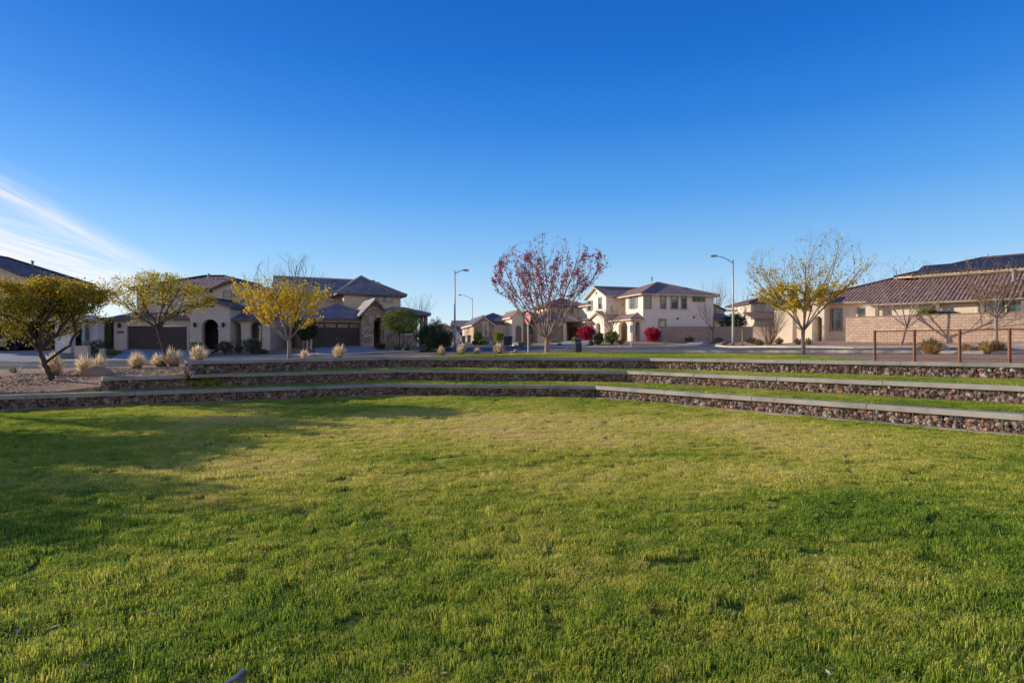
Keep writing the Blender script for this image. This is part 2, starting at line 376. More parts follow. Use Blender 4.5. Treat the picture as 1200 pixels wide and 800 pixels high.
# top lawn between the top wall and the street
TL=[(-4.2,29.75),(6.4,27.75),(13.4,21.6),(14.3,31.2),(12,34.5),(8,36.3),(4,36.8),(0,37),(-3.5,37.0),(-5.2,33)]
top_lawn=tag(sheet(TL,'top_lawn',m_soil,off=.012,step=1),kind='structure')

# ------------------------------------------------------------ streets, kerbs, pavements
def pw(px,D): return (wx(px,D),D)
near=[(-70,24),pw(-250,30),pw(-60,31.2),pw(30,32),pw(190,34),pw(300,35.8),pw(400,37),pw(520,38.6),pw(620,39.2),pw(700,38.8),pw(800,38),pw(870,36.6),pw(940,34.6),pw(1000,32.6),pw(1100,30),pw(1200,28),(40,14),(60,-8)]
farL=[(-75,33),pw(-250,38.5),pw(-60,39.6),pw(30,40),pw(190,42),pw(300,43.6),pw(400,45),pw(480,46.4),pw(512,48.5),pw(524,53),pw(530,66),pw(543,119),pw(548,160)]
farM=[pw(564,160),pw(567,119),pw(585,75),pw(605,62),pw(628,56),pw(660,53),pw(740,51),pw(790,52),pw(815,56),pw(830,66)]
farR=[pw(850,66),pw(838,56),pw(850,50),pw(880,47),pw(920,43.5),pw(1000,40),pw(1100,37.8),pw(1200,36),(46,24),(75,-4)]
road_poly=near+list(reversed(farR))+list(reversed(farM))+list(reversed(farL))
tag(sheet(road_poly,'road',m_asphalt,off=.02,step=2),kind='structure')
def kerb(pts,name,side,w=.16,h=.15,m=m_conc,kind='structure',gut=.45):
    pts=resample(pts,1.2); o=offset_poly(pts,side*w); mb=MB(); n=len(pts); vs=[]
    g=offset_poly(pts,-side*gut)
    for (a,b,c) in zip(pts,o,g):
        za=hgt(*a); vs+=[(c[0],c[1],za+.028),(a[0],a[1],za+.034),(a[0],a[1],za+h),(b[0],b[1],za+h+.004),(b[0],b[1],za-.1)]
    fs=[]
    for i in range(n-1):
        for k in range(4): fs.append((i*5+k,i*5+k+1,i*5+5+k+1,i*5+5+k))
    mb.add(vs,fs); ob=mb.build(name,m); return tag(ob,kind='structure')
kerb(near,'kerb',-1); kerb(farL,'kerb',1); kerb(farM,'kerb',1); kerb(farR,'kerb',1)
def pavement(pts,side,d0,d1,name='pavement',off=.12,m=m_conc):
    pts=resample(pts,1.5); a=offset_poly(pts,side*d0); b=offset_poly(pts,side*d1)
    vs=[];fs=[]
    for p,q in zip(a,b):
        vs+=[(p[0],p[1],hgt(*p)-.05),(p[0],p[1],hgt(*p)+off),(q[0],q[1],hgt(*q)+off),(q[0],q[1],hgt(*q)-.05)]
    for i in range(len(pts)-1):
        for k in range(3): fs.append((i*4+k,i*4+k+1,i*4+5+k,i*4+4+k))
    return tag(MB().add(vs,fs).build(name,m),kind='structure')
pavement(farL[:10],1,.18,1.4); pavement(farM,1,.18,1.4); pavement(farR[2:],1,.18,1.35)
def driveway(p,name='driveway'): return tag(sheet(p,name,m_drive,off=.135,step=1.5,skirt=.2),kind='structure')
driveway([pw(-30,40.3),pw(74,40.6),pw(62,46.6),pw(-55,46.6)])
driveway([pw(128,41.6),pw(224,42.8),pw(223,49.7),pw(147,49.7)])
driveway([pw(374,44.9),pw(448,46.0),pw(424,52.3),pw(365,52.3)])
tag(sheet([pw(214,43),pw(238,43.2),pw(256,51),pw(237,51)],'front_path',m_drive,off=.14,step=1.5),kind='structure')
driveway([pw(632,55.9),pw(680,52.8),pw(703,70),pw(668,73)])
driveway([pw(556,100),pw(566,101),pw(574,110),pw(560,110)])

# ------------------------------------------------------------ gabion seat walls
m_rock=mat_island('gabion_rock',[(.62,.50,.40),(.08,.045,.038),(.18,.105,.085),(.33,.205,.165),(.26,.12,.085),(.44,.34,.29),(.13,.09,.085),(.38,.25,.20),(.50,.25,.14),(.27,.23,.21),(.54,.46,.40)],rough=.9,bump=.7,bscale=22,bdist=.03)
m_wire=mat_plain('wire',(.22,.21,.20),rough=.5,metal=.6)
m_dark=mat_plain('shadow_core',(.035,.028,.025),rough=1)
def rock_template(seed):
    rnd=random.Random(seed); bm=bmesh.new(); bmesh.ops.create_icosphere(bm,subdivisions=1,radius=1)
    off=Vector((seed*3.1,seed*1.7,0))
    for v in bm.verts:
        k=1+.38*mnoise.noise(v.co*1.1+off); v.co=Vector((v.co.x*k,v.co.y*k,v.co.z*k))
        for ax in range(3): v.co[ax]=max(-.8,min(.8,v.co[ax]))
    vs=[v.co.copy() for v in bm.verts]; fs=[tuple(v.index for v in f.verts) for f in bm.faces]; bm.free(); return vs,fs
RT=[rock_template(i) for i in range(10)]
def gabion(W,k,label):
    top=TOPS[k]; base=BASE[k]; th=.14; ztop=top-th
    root=thing('gabion_wall',label,'stone wall',(W[1][0],W[1][1],base),0,'stepped gabion seat walls')
    off=Vector((-W[1][0],-W[1][1],-base)); rnd=random.Random(k+5)
    inn=offset_poly(W,.07); bk=offset_poly(W,.5)
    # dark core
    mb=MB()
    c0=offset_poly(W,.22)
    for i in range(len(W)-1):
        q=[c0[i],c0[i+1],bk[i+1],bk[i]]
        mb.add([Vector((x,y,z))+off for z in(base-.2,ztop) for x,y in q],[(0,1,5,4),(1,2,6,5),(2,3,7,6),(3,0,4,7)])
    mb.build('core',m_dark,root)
    mb=MB(); wr=MB()
    vis=[]
    for i in range(len(W)-1):
        a=Vector(W[i]);b=Vector(W[i+1]);d=(b-a);Ln=d.length;d.normalize();nrm=Vector((-d.y,d.x))
        t=0.0
        while t<Ln:
            p=a+d*t
            if p.y<4 or (p.x<-20 and k==0): t+=.5; continue
            dist=p.length; sz=.066 if dist<19 else .078
            z=base+.02
            while z<ztop+.01:
                s=sz*rnd.choice([rnd.uniform(.55,.9),rnd.uniform(.8,1.3),rnd.uniform(1.1,1.75)]); q=p+nrm*(.13+rnd.uniform(-.03,.07))+d*rnd.uniform(-.03,.03)
                vs,fs=RT[rnd.randrange(10)]
                M=Matrix.Translation(Vector((q.x,q.y,min(z+s*.6,ztop-.03)))+off)@Matrix.Rotation(rnd.uniform(0,6.28),4,Vector((rnd.gauss(0,1),rnd.gauss(0,1),rnd.gauss(0,1))).normalized())@Matrix.Diagonal((s*rnd.uniform(.9,1.4),s*rnd.uniform(.7,1.1),s*rnd.uniform(.7,1.0),1))
                mb.add([M@v for v in vs],fs); z+=s*1.12
            t+=sz*1.35
        # end cap stones
    # stones on the free left end
    if k>0:
        a=Vector(W[0]); d=(Vector(W[1])-a).normalized(); nrm=Vector((-d.y,d.x))
        for _ in range(60):
            q=a+d*rnd.uniform(.0,.15)+nrm*rnd.uniform(.05,.5); s=rnd.uniform(.06,.11); vs,fs=RT[rnd.randrange(10)]
            M=Matrix.Translation(Vector((q.x,q.y,rnd.uniform(base,ztop-.05)))+off)@Matrix.Rotation(rnd.uniform(0,6.28),4,'Z')@Matrix.Scale(s,4); mb.add([M@v for v in vs],fs)
    st=mb.build('stone_fill',m_rock,root,fix=False)
    # wire basket grid on the face + basket dividers
    ww=offset_poly(W,.015)
    for i in range(len(W)-1):
        a=Vector(ww[i]);b=Vector(ww[i+1]);d=(b-a);Ln=d.length;d.normalize()
        for zz in [base+.06+j*.1 for j in range(4)]:
            if zz<ztop: wr.bar(Vector((a.x,a.y,zz))+off,Vector((b.x,b.y,zz))+off,.004)
        t=.05
        while t<Ln:
            p=a+d*t
            if p.y>4 and p.x>-20:
                big=abs((t/.9)%1)<.11
                wr.bar(Vector((p.x,p.y,base))+off,Vector((p.x,p.y,ztop))+off,.016 if big else .005)
            t+=.1
    wr.build('wire_basket',m_wire,root)
    # concrete coping in separate slabs with joints
    cp_=MB(); fo=offset_poly(W,-.04); bo=offset_poly(W,.58)
    rr=random.Random(k)
    for i in range(len(W)-1):
        a0=Vector(fo[i]);a1=Vector(fo[i+1]);b0=Vector(bo[i]);b1=Vector(bo[i+1]);Ln=(a1-a0).length; n=max(1,round(Ln/3.05))
        for j in range(n):
            e=.006/Ln; s0=j/n+(e if j else 0); s1=(j+1)/n-(e if j<n-1 else 0)
            q=[a0.lerp(a1,s0),a0.lerp(a1,s1),b0.lerp(b1,s1),b0.lerp(b1,s0)]; dz=rr.uniform(-.004,.004)
            cp_.extr([Vector((p.x,p.y,ztop+dz))+off for p in q],(0,0,th))
    cp_.build('coping',m_coping,root,bevel=.012)
    # thin sandy footing strip in front
    fs_=MB(); f0=offset_poly(W,-.16)
    for i in range(len(W)-1):
        q=[f0[i],f0[i+1],inn[i+1],inn[i]]
        fs_.extr([Vector((x,y,base-.1))+off for x,y in q],(0,0,.15 if k==0 else .12))
    fs_.build('footing',m_strip,root)
    return root
gabion(W1,0,'lowest stepped gabion wall of red brown rocks directly bordering the lawn')
gabion(W2,1,'middle stepped gabion wall between the two grass terraces')
gabion(W3,2,'uppermost gabion wall, carrying the rusty railing at its right end')

# ------------------------------------------------------------ grass (stuff, geometry nodes)
def tuft_mesh():
    mb=[];verts=[];faces=[];var=[]
    rnd=random.Random(3)
    for k in range(4):
        for _ in range(300):
            r=.18*math.sqrt(rnd.random()); a=rnd.uniform(0,6.28); x=r*math.cos(a);y=r*math.sin(a)
            tn=.5+.5*mnoise.noise(Vector((x*9+k*5,y*9,k)))
            h=rnd.uniform(.008,.020)*(.5+1.1*tn); w=rnd.uniform(.0017,.0034); ta=rnd.uniform(0,6.28); ln=rnd.uniform(.5,2.2)*h
            dx=math.cos(ta);dy=math.sin(ta); px,py=-dy,dx; o=len(verts)
            verts+=[(x-px*w,y-py*w,-.035),(x+px*w,y+py*w,-.035),(x+dx*ln*.35-px*w*.8,y+dy*ln*.35-py*w*.8,h*.6),(x+dx*ln*.35+px*w*.8,y+dy*ln*.35+py*w*.8,h*.6),(x+dx*ln,y+dy*ln,h)]
            faces+=[(o,o+1,o+3,o+2),(o+2,o+3,o+4)]; var+=[k]*5
    me=bpy.data.meshes.new('grass_blades'); me.from_pydata(verts,[],faces)
    at=me.attributes.new('variant','INT','POINT')
    for i,v in enumerate(var): at.data[i].value=v
    me.materials.append(m_blade); return me
def dens_attr(ob,fn):
    me=ob.data; a=me.attributes.new('dens','FLOAT','POINT')
    M=ob.matrix_world
    for i,v in enumerate(me.vertices): a.data[i].value=fn(*(v.co[:2]))
def grass_obj(target,name,me,smin,smax,dmax,seed,nscale=1.6,lump=.01):
    ob=bpy.data.objects.new(name,me); COL.objects.link(ob)
    md=ob.modifiers.new('scatter','NODES'); ng=bpy.data.node_groups.new(name+'_nodes','GeometryNodeTree'); md.node_group=ng
    ng.interface.new_socket('Geometry',in_out='INPUT',socket_type='NodeSocketGeometry'); ng.interface.new_socket('Geometry',in_out='OUTPUT',socket_type='NodeSocketGeometry')
    A=ng.nodes.new; L=ng.links.new
    gi=A('NodeGroupInput'); go=A('NodeGroupOutput')
    na=A('GeometryNodeInputNamedAttribute'); na.data_type='INT'; na.inputs['Name'].default_value='variant'
    jn=A('GeometryNodeJoinGeometry')
    for k in range(4):
        sg=A('GeometryNodeSeparateGeometry'); cm=A('FunctionNodeCompare'); cm.data_type='INT'; cm.operation='EQUAL'
        L(na.outputs['Attribute'],cm.inputs[2]); cm.inputs[3].default_value=k
        L(gi.outputs[0],sg.inputs[0]); L(cm.outputs[0],sg.inputs['Selection'])
        g2=A('GeometryNodeGeometryToInstance'); L(sg.outputs[0],g2.inputs[0]); L(g2.outputs[0],jn.inputs[0])
    oi=A('GeometryNodeObjectInfo'); oi.inputs['Object'].default_value=target; oi.transform_space='RELATIVE'
    dp=A('GeometryNodeDistributePointsOnFaces'); dp.distribute_method='RANDOM'
    nd=A('GeometryNodeInputNamedAttribute'); nd.data_type='FLOAT'; nd.inputs['Name'].default_value='dens'
    mu=A('ShaderNodeMath'); mu.operation='MULTIPLY'; mu.inputs[1].default_value=dmax; L(nd.outputs['Attribute'],mu.inputs[0]); L(mu.outputs[0],dp.inputs['Density'])
    L(oi.outputs['Geometry'],dp.inputs['Mesh']); dp.inputs['Seed'].default_value=seed
    ip=A('GeometryNodeInstanceOnPoints'); L(dp.outputs['Points'],ip.inputs['Points']); L(jn.outputs[0],ip.inputs['Instance']); ip.inputs['Pick Instance'].default_value=True
    ri=A('FunctionNodeRandomValue'); ri.data_type='INT'; ri.inputs[4].default_value=0; ri.inputs[5].default_value=3; L(ri.outputs[2],ip.inputs['Instance Index'])
    rr=A('FunctionNodeRandomValue'); rr.data_type='FLOAT_VECTOR'; rr.inputs[0].default_value=(-.12,-.12,0); rr.inputs[1].default_value=(.12,.12,6.28); L(rr.outputs[0],ip.inputs['Rotation'])
    nz=A('ShaderNodeTexNoise'); nz.inputs['Scale'].default_value=nscale; nz.inputs['Detail'].default_value=4; nz.inputs['Roughness'].default_value=.7
    ps=A('GeometryNodeInputPosition'); L(ps.outputs[0],nz.inputs['Vector'])
    mr=A('ShaderNodeMapRange'); mr.inputs['From Min'].default_value=.38; mr.inputs['From Max'].default_value=.62; mr.inputs['To Min'].default_value=smin; mr.inputs['To Max'].default_value=smax; L(nz.outputs['Fac'],mr.inputs['Value'])
    sp=A('GeometryNodeSetPosition'); cz_=A('ShaderNodeCombineXYZ'); ml=A('ShaderNodeMapRange'); ml.inputs['From Min'].default_value=.34; ml.inputs['From Max'].default_value=.66; ml.inputs['To Min'].default_value=-.018; ml.inputs['To Max'].default_value=lump
    L(nz.outputs['Fac'],ml.inputs['Value']); L(ml.outputs[0],cz_.inputs[2]); L(dp.outputs['Points'],sp.inputs[0]); L(cz_.outputs[0],sp.inputs['Offset']); L(sp.outputs[0],ip.inputs['Points'])
    L(mr.outputs[0],ip.inputs['Scale']); L(ip.outputs[0],go.inputs[0])
    return tag(ob,kind='stuff')
tm=tuft_mesh()
def lawn_d(x,y):
    d=math.hypot(x,y)
    if y<0 or abs(x)>y*1.5+9 : return 0
    if abs(x)>y*.93+2.5: return .6
    return 1.0 if d<12 else .8
dens_attr(lawn,lawn_d)
tag(grass_obj(lawn,'lawn_grass',tm,.50,1.5,42,1,5.8,.052),'short green turf with worn yellow patches covering the amphitheatre floor','grass')
for t,nm,sd,lb in ((terr1,'terrace_grass',2,'strip of mown grass behind the lowest gabion wall'),(terr2,'terrace_grass',3,'strip of mown grass behind the middle gabion wall'),(top_lawn,'verge_grass',4,'green verge between the uppermost gabion wall and the street')):
    dens_attr(t,lambda x,y:1.0); g=grass_obj(t,nm,tm,.9,1.6,34,sd); tag(g,lb,'grass')

exec_parts=[]
# ------------------------------------------------------------ building kit
m_fascia=mat_plain('fascia_brown',(.16,.12,.095),rough=.7)
m_frame=mat_plain('window_frame',(.30,.27,.23),rough=.5)
m_glass=mat_glass('glass',(.035,.075,.075))
m_glassrefl=mat_noise('glass_tan_refl',(.10,.085,.07),(.32,.27,.2),scale=3,rough=.2,bump=0,spec=.5)  # tan window reflections painted as a mottled base colour
m_black=mat_plain('black_metal',(.02,.02,.022),rough=.45)
m_rooft=mat_tile('barrel_tile',(.27,.15,.13),(.46,.29,.25),us=2.3,dd=.9)
m_rooftr=mat_tile('barrel_tile_tan',(.26,.14,.10),(.43,.255,.185),us=3.6,dd=.70)
m_roofflat=mat_tile('flat_tile',(.22,.175,.16),(.34,.28,.25),barrel=False)
m_roofbr=mat_tile('flat_tile_brown',(.25,.155,.125),(.37,.24,.20),barrel=False)
m_roofblue=mat_tile('flat_tile_slate',(.12,.12,.135),(.19,.185,.20),barrel=False)
def stucco(name,c,v=.10): return mat_noise('stucco_'+name,tuple(x*(1-v) for x in c),tuple(x*(1+v) for x in c),scale=1.3,rough=.95,bump=.35,bscale=14,bdist=.02,spec=.15)
s_white=stucco('white',(.80,.74,.68)); s_grey=stucco('grey',(.60,.515,.43)); s_tan=stucco('tan',(.68,.54,.39)); s_cream=stucco('cream',(.86,.71,.53)); s_corner=stucco('corner',(.88,.76,.64)); s_dtan=stucco('dark_tan',(.30,.235,.19))
s_far=stucco('far',(.72,.57,.42)); s_yel=stucco('yellow',(.70,.60,.46))
m_stone=mat_veneer('stone_veneer',[(.42,.26,.16),(.64,.45,.28),(.50,.36,.25),(.74,.54,.36),(.34,.23,.16)],3.2)
m_garage=mat_noise('garage_door_brown',(.066,.050,.045),(.092,.070,.062),scale=1,rough=.6,bump=0)
m_garaget=mat_noise('garage_door_tan',(.30,.24,.19),(.36,.29,.235),scale=1,rough=.6,bump=0)

def planar_uv(mb,faces):
    """build a mesh from faces (3D point lists); first edge of each is the eave: u along it, v up the slope"""
    for f in faces:
        f=[Vector(p) for p in f]; u=(f[1]-f[0]).normalized(); n=(f[1]-f[0]).cross(f[-1]-f[0]).normalized(); v=n.cross(u)
        if v.z<0: v=-v
        mb.add(f,[tuple(range(len(f)))],[[((p-f[0]).dot(u),(p-f[0]).dot(v)) for p in f]])
def roof(root,faces,mat,th=.16,name='roof',cap=True,fas=None):
    mb=MB(); planar_uv(mb,faces); r=mb.build(name,mat,root,fix=False)
    # make sure normals face up
    for p in r.data.polygons: pass
    bm=bmesh.new(); bm.from_mesh(r.data)
    for f in bm.faces:
        if f.normal.z<0: f.normal_flip()
    bm.to_mesh(r.data); bm.free()
    # eaves: fascia board and soffit
    key=lambda p:(round(p[0],2),round(p[1],2),round(p[2],2)); cnt={}
    for f in faces:
        for i in range(len(f)):
            a,b=key(f[i]),key(f[(i+1)%len(f)]); k=(min(a,b),max(a,b)); cnt[k]=cnt.get(k,0)+1
    fb=MB(); cb=MB()
    for (a,b),c in cnt.items():
        a=Vector(a);b=Vector(b)
        if c==1: fb.add([a+Vector((0,0,-.012)),b+Vector((0,0,-.012)),b-Vector((0,0,th)),a-Vector((0,0,th))],[(0,1,2,3)])
        elif cap and (b-a).length>.3: cb.tube([a+Vector((0,0,.02)),b+Vector((0,0,.02))],.11,6)
    for f in faces: fb.add([Vector(p)-Vector((0,0,th)) for p in f],[tuple(range(len(f)))])
    fb.build('fascia',fas or m_fascia,r,fix=False)
    if cb.v: cb.build('ridge_cap',mat,r)
    return r
def hip_faces(x0,x1,y0,y1,z,pitch,oh=.45):
    x0-=oh;x1+=oh;y0-=oh;y1+=oh; w=x1-x0;d=y1-y0; z=z-.0
    A=(x0,y0,z);B=(x1,y0,z);C=(x1,y1,z);D=(x0,y1,z)
    if w>=d:
        h=d/2; r0=(x0+h,(y0+y1)/2,z+h*pitch); r1=(x1-h,(y0+y1)/2,z+h*pitch)
        if w-d<.05: r1=r0
        fs=[[A,B,r1,r0],[B,C,r1],[C,D,r0,r1],[D,A,r0]]
    else:
        h=w/2; r0=((x0+x1)/2,y0+h,z+h*pitch); r1=((x0+x1)/2,y1-h,z+h*pitch)
        fs=[[A,B,r0],[B,C,r1,r0],[C,D,r1],[D,A,r0,r1]]
    return [[p for i,p in enumerate(f) if p not in f[:i]] for f in fs]
def gable_faces(x0,x1,y0,y1,z,pitch,oh=.35,axis='y',front=.3,back=.3):
    if axis=='y':
        xm=(x0+x1)/2; h=(x1-x0)/2; x0-=oh;x1+=oh;y0-=front;y1+=back; zr=z+h*pitch; ze=z-oh*pitch
        return [[(x1,y0,ze),(x1,y1,ze),(xm,y1,zr),(xm,y0,zr)],[(x0,y1,ze),(x0,y0,ze),(xm,y0,zr),(xm,y1,zr)]]
    ym=(y0+y1)/2; h=(y1-y0)/2; y0-=oh;y1+=oh;x0-=front;x1+=back; zr=z+h*pitch; ze=z-oh*pitch
    return [[(x0,y0,ze),(x1,y0,ze),(x1,ym,zr),(x0,ym,zr)],[(x1,y1,ze),(x0,y1,ze),(x0,ym,zr),(x1,ym,zr)]]
def shed_faces(x0,x1,y0,y1,z0,z1): return [[(x0,y0,z0),(x1,y0,z0),(x1,y1,z1),(x0,y1,z1)]]
def block(root,x0,x1,y0,y1,z0,z1,mat,gable=None,axis='y',name='wall'):
    mb=MB()
    if gable:
        if axis=='y':
            xm=(x0+x1)/2; mb.extr([(x0,y0,z0),(x1,y0,z0),(x1,y0,z1),(xm,y0,z1+(x1-x0)/2*gable),(x0,y0,z1)],(0,y1-y0,0))
        else:
            ym=(y0+y1)/2; mb.extr([(x0,y0,z0),(x0,y1,z0),(x0,y1,z1),(x0,ym,z1+(y1-y0)/2*gable),(x0,y0,z1)],(x1-x0,0,0))
    else: mb.box(x0,x1,y0,y1,z0,z1)
    return mb.build(name,mat,root)
def arch_wall(root,mat,x0,x1,z0,top,arches,th=.35,M=None,name='wall'):
    """wall in the xz plane with arched/rect openings. arches=(cx,width,spring_z,rise); top=fn(x) or number"""
    tf=top if callable(top) else (lambda x:top)
    xs={x0,x1}
    for cx,w,sz,ri in arches:
        n=14
        for i in range(n+1):
            a=PI*i/n; xs.add(round(cx-w/2*math.cos(a),4))
    if callable(top):
        for i in range(1,12): xs.add(round(x0+(x1-x0)*i/12,4))
        xs.add(round((x0+x1)/2,4))
    xs=sorted(xs)
    def low(x,side):
        for cx,w,sz,ri in arches:
            if abs(x-cx)<w/2-1e-3 or (abs(x-(cx-w/2))<=1e-3 and side>0) or (abs(x-(cx+w/2))<=1e-3 and side<0):
                t=max(0,1-((x-cx)/(w/2))**2); return sz+ri*math.sqrt(t)
        return z0
    mb=MB()
    for a,b in zip(xs,xs[1:]):
        if b-a<1e-4: continue
        la,lb=low(a,1),low(b,-1)
        vs=[(x,y,z) for y in(0,th) for x,z in((a,la),(b,lb),(b,tf(b)),(a,tf(a)))]
        mb.add(vs,[(0,1,2,3),(7,6,5,4),(0,4,5,1),(3,2,6,7)])
        # jamb sides
        for x,side,l in((a,-1,la),(b,1,lb)):
            o=low(x,side) if (x0<x<x1) else None
            if o is None: mb.add([(x,0,l),(x,th,l),(x,th,tf(x)),(x,0,tf(x))],[(0,1,2,3)])
            elif abs(o-l)>1e-3: 
                lo,hi=min(o,l),max(o,l)
                if l<o: mb.add([(x,0,lo),(x,th,lo),(x,th,hi),(x,0,hi)],[(0,1,2,3)])
    if M is not None: mb.v=[tuple(M@Vector(v)) for v in mb.v]
    bmx=mb.build(name,mat,root,fix=False)
    bm=bmesh.new(); bm.from_mesh(bmx.data); bmesh.ops.remove_doubles(bm,verts=bm.verts[:],dist=1e-4); bmesh.ops.recalc_face_normals(bm,faces=bm.faces); bm.to_mesh(bmx.data); bm.free()
    return bmx
def fr(o,ax='x'):
    """frame matrix for a face: 'x' front (faces -y), 'r' right side (faces +x), 'l' left side (faces -x)"""
    o=Vector(o)
    if ax=='x': return Matrix.Translation(o)
    if ax=='r': return Matrix.Translation(o)@Matrix.Rotation(R(90),4,'Z')
    if ax=='l': return Matrix.Translation(o)@Matrix.Rotation(R(-90),4,'Z')
def window(root,M,w,h,frame=m_frame,glass=m_glass,shutter=None,mullion=True,trim=None,sill=True,t=.07):
    """M maps x(along) y(into wall) z(up); origin at lower centre of opening, on the wall face"""
    mb=MB()
    for a in((-w/2-t,-w/2,-.02,h),( w/2,w/2+t,-.02,h)): mb.box(a[0],a[1],-.06,.02,a[2],a[3],M)
    mb.box(-w/2-t,w/2+t,-.062,.02,h,h+t,M); mb.box(-w/2-t-.03,w/2+t+.03,-.09,.02,-t-.02,-.02,M)
    if mullion: mb.box(-w/2,w/2,-.035,.02,h*.48,h*.48+.045,M)
    f=mb.build('window',frame,root)
    MB().box(-w/2,w/2,-.012,.0,-.02,h,M).build('pane',glass,f)
    if shutter is not None:
        for s in(-1,1):
            x=s*(w/2+t+.02); sb=MB().box(min(x,x+s*.38),max(x,x+s*.38),-.05,0,-.05,h+.05,M)
            for k in range(9): zz=.03+k*(h-.05)/9; sb.box(min(x,x+s*.38)+.05,max(x,x+s*.38)-.05,-.065,-.05,zz,zz+.05,M)
            sb.build('shutter',shutter,root)
    return f
def garage_door(root,M,w,h,mat,top_windows=False,cols=8):
    mb=MB().box(-w/2,w/2,0,.05,0,h,M); rows=4; g=.03
    for r in range(rows):
        z0=h*r/rows+g/2;z1=h*(r+1)/rows-g/2
        mb.box(-w/2+.01,w/2-.01,-.02,0,z0,z1,M)
        if r==rows-1 and top_windows: continue
        for c in range(cols):
            x0=-w/2+w*c/cols+.09;x1=-w/2+w*(c+1)/cols-.09; mb.box(x0,x1,-.035,-.02,z0+.09,z1-.09,M)
    d=mb.build('garage_door',mat,root)
    if top_windows:
        for c in range(4):
            x0=-w/2+w*c/4+.08;x1=-w/2+w*(c+1)/4-.08
            MB().box(x0,x1,-.03,-.022,h*.75+.08,h-.1,M).build('pane',m_glassrefl,d)
    MB().box(-.02,.02,-.06,-.02,h*.3,h*.3+.12,M).build('handle',mat_plain('nickel',(.6,.6,.6),rough=.3,metal=.8),d)
    return d
def lantern(root,M):
    b=MB().box(-.05,.05,-.03,0,-.08,.12,M).bar(M@Vector((0,-.03,.1)),M@Vector((0,-.15,.16)),.025)
    mb=MB().lathe([(.03,-.18),(.10,-.16),(.13,.08),(.15,.1),(.02,.22)],8); mb.v=[tuple(M@(Vector(v)+Vector((0,-.16,0)))) for v in mb.v]; b.add(mb.v,mb.f)
    l=b.build('wall_lantern',m_black,root); return l
def plaque(root,M):
    p=MB().box(-.28,.28,-.02,0,-.08,.08,M).build('number_plaque',mat_plain('plaque',(.10,.09,.08)),root)
def front_door(root,M,w=.95,h=2.3,mat=None):
    mat=mat or mat_plain('front_door',(.035,.028,.028),rough=.4)
    mb=MB().box(-w/2,w/2,0,.05,0,h,M)
    for (a,b) in((.15,.9),(1.05,h-.15)):
        for s in(-1,1): mb.box(min(s*.06,s*(w/2-.1)),max(s*.06,s*(w/2-.1)),-.025,0,a,b,M)
    d=mb.build('door',mat,root); MB().box(w/2-.12,w/2-.07,-.07,-.0,.95,1.15,M).build('handle',mat_plain('nickel',(.6,.6,.6)),d); return d
def vent_pipe(root,p,h=.5,r=.09): 
    return MB().lathe([(r,0),(r,h*.8),(r*1.5,h*.82),(r*1.5,h*.95),(r*.5,h)],10,p).build('vent_pipe',mat_plain('galvanised',(.25,.24,.23),rough=.5),root)
class House:
    def __init__(s,label,px,D,pybase,rz=0,group='houses around the park',name='house'):
        s.o=Vector((wx(px,D),D,wz(pybase,D))); s.rz=R(rz); s.root=thing(name,label,'house',s.o,s.rz,group)
        s.Mi=(Matrix.Translation(s.o)@Matrix.Rotation(s.rz,4,'Z')).inverted()
    def X(s,px,y):  # local x of the point of image column px lying on local depth y
        a=(px-600)/F; c,sn=math.cos(s.rz),math.sin(s.rz)
        # world = o + (c x - sn y, sn x + c y);  X = a*Dd
        return (a*(s.o.y+c*y)-s.o.x+sn*y)/(c-a*sn)
    def Yl(s,px,x): # local depth on plane x=const
        a=(px-600)/F; c,sn=math.cos(s.rz),math.sin(s.rz)
        return (s.o.x+c*x-a*(s.o.y+sn*x))/(a*c+sn)
    def Z(s,py,x,y):
        D=s.o.y+math.sin(s.rz)*x+math.cos(s.rz)*y; return wz(py,D)-s.o.z

def bushy(name,label,pos,rx,ry,rz_,mat,n=1500,leaf=.07,group=None,flat=.0,seed=1,mi=m_black,hollow=.35,box=False,cat='shrub'):
    root=thing(name,label,cat,pos,0,group); mb=MB(); rnd=random.Random(seed); n=int(n*2.2)
    for i in range(n):
        v=Vector((rnd.gauss(0,1),rnd.gauss(0,1),rnd.gauss(0,1))).normalized()
        if box:
            m_=max(abs(v.x),abs(v.y),abs(v.z)); v=v/m_*.8
        k=.80+(.25 if hollow>.6 or box else .5)*mnoise.noise(v*1.9+Vector((seed*1.37,0,0)))+.18*mnoise.noise(v*6+Vector((0,seed,0)))
        r=k*(hollow+(1-hollow)*rnd.random()**.4)*1.12
        p=Vector((v.x*rx*r,v.y*ry*r,rz_+v.z*rz_*r)); 
        if p.z<.02: p.z=abs(p.z)*.4
        a=Vector((rnd.gauss(0,1),rnd.gauss(0,1),rnd.gauss(0,1))).normalized(); b=a.cross(Vector((rnd.gauss(0,1),rnd.gauss(0,1),rnd.gauss(0,1)))).normalized(); s=leaf*rnd.uniform(.6,1.3)
        mb.add([p-a*s*.5,p+b*s*.3,p+a*s*.5,p-b*s*.3],[(0,1,2,3)])
    mb.build('foliage',mat,root,fix=False)
    st=MB()
    for i in range(7):
        a=rnd.uniform(0,6.28); st.tube([(0,0,-.05),(math.cos(a)*rx*.3,math.sin(a)*ry*.3,rz_*.8),(math.cos(a)*rx*.6,math.sin(a)*ry*.6,rz_*1.4)],[.03,.02,.008],4)
    st.build('stem',mat_plain('stem',(.14,.10,.07),rough=1),root); return root
G_dark=mat_island('leaf_dark',[(.035,.06,.022),(.06,.095,.03),(.10,.13,.045)],bump=0,trans=.2,rough=.6)
G_mid=mat_island('leaf_mid',[(.09,.13,.025),(.17,.22,.04),(.28,.31,.07)],bump=0,trans=.25,rough=.6)
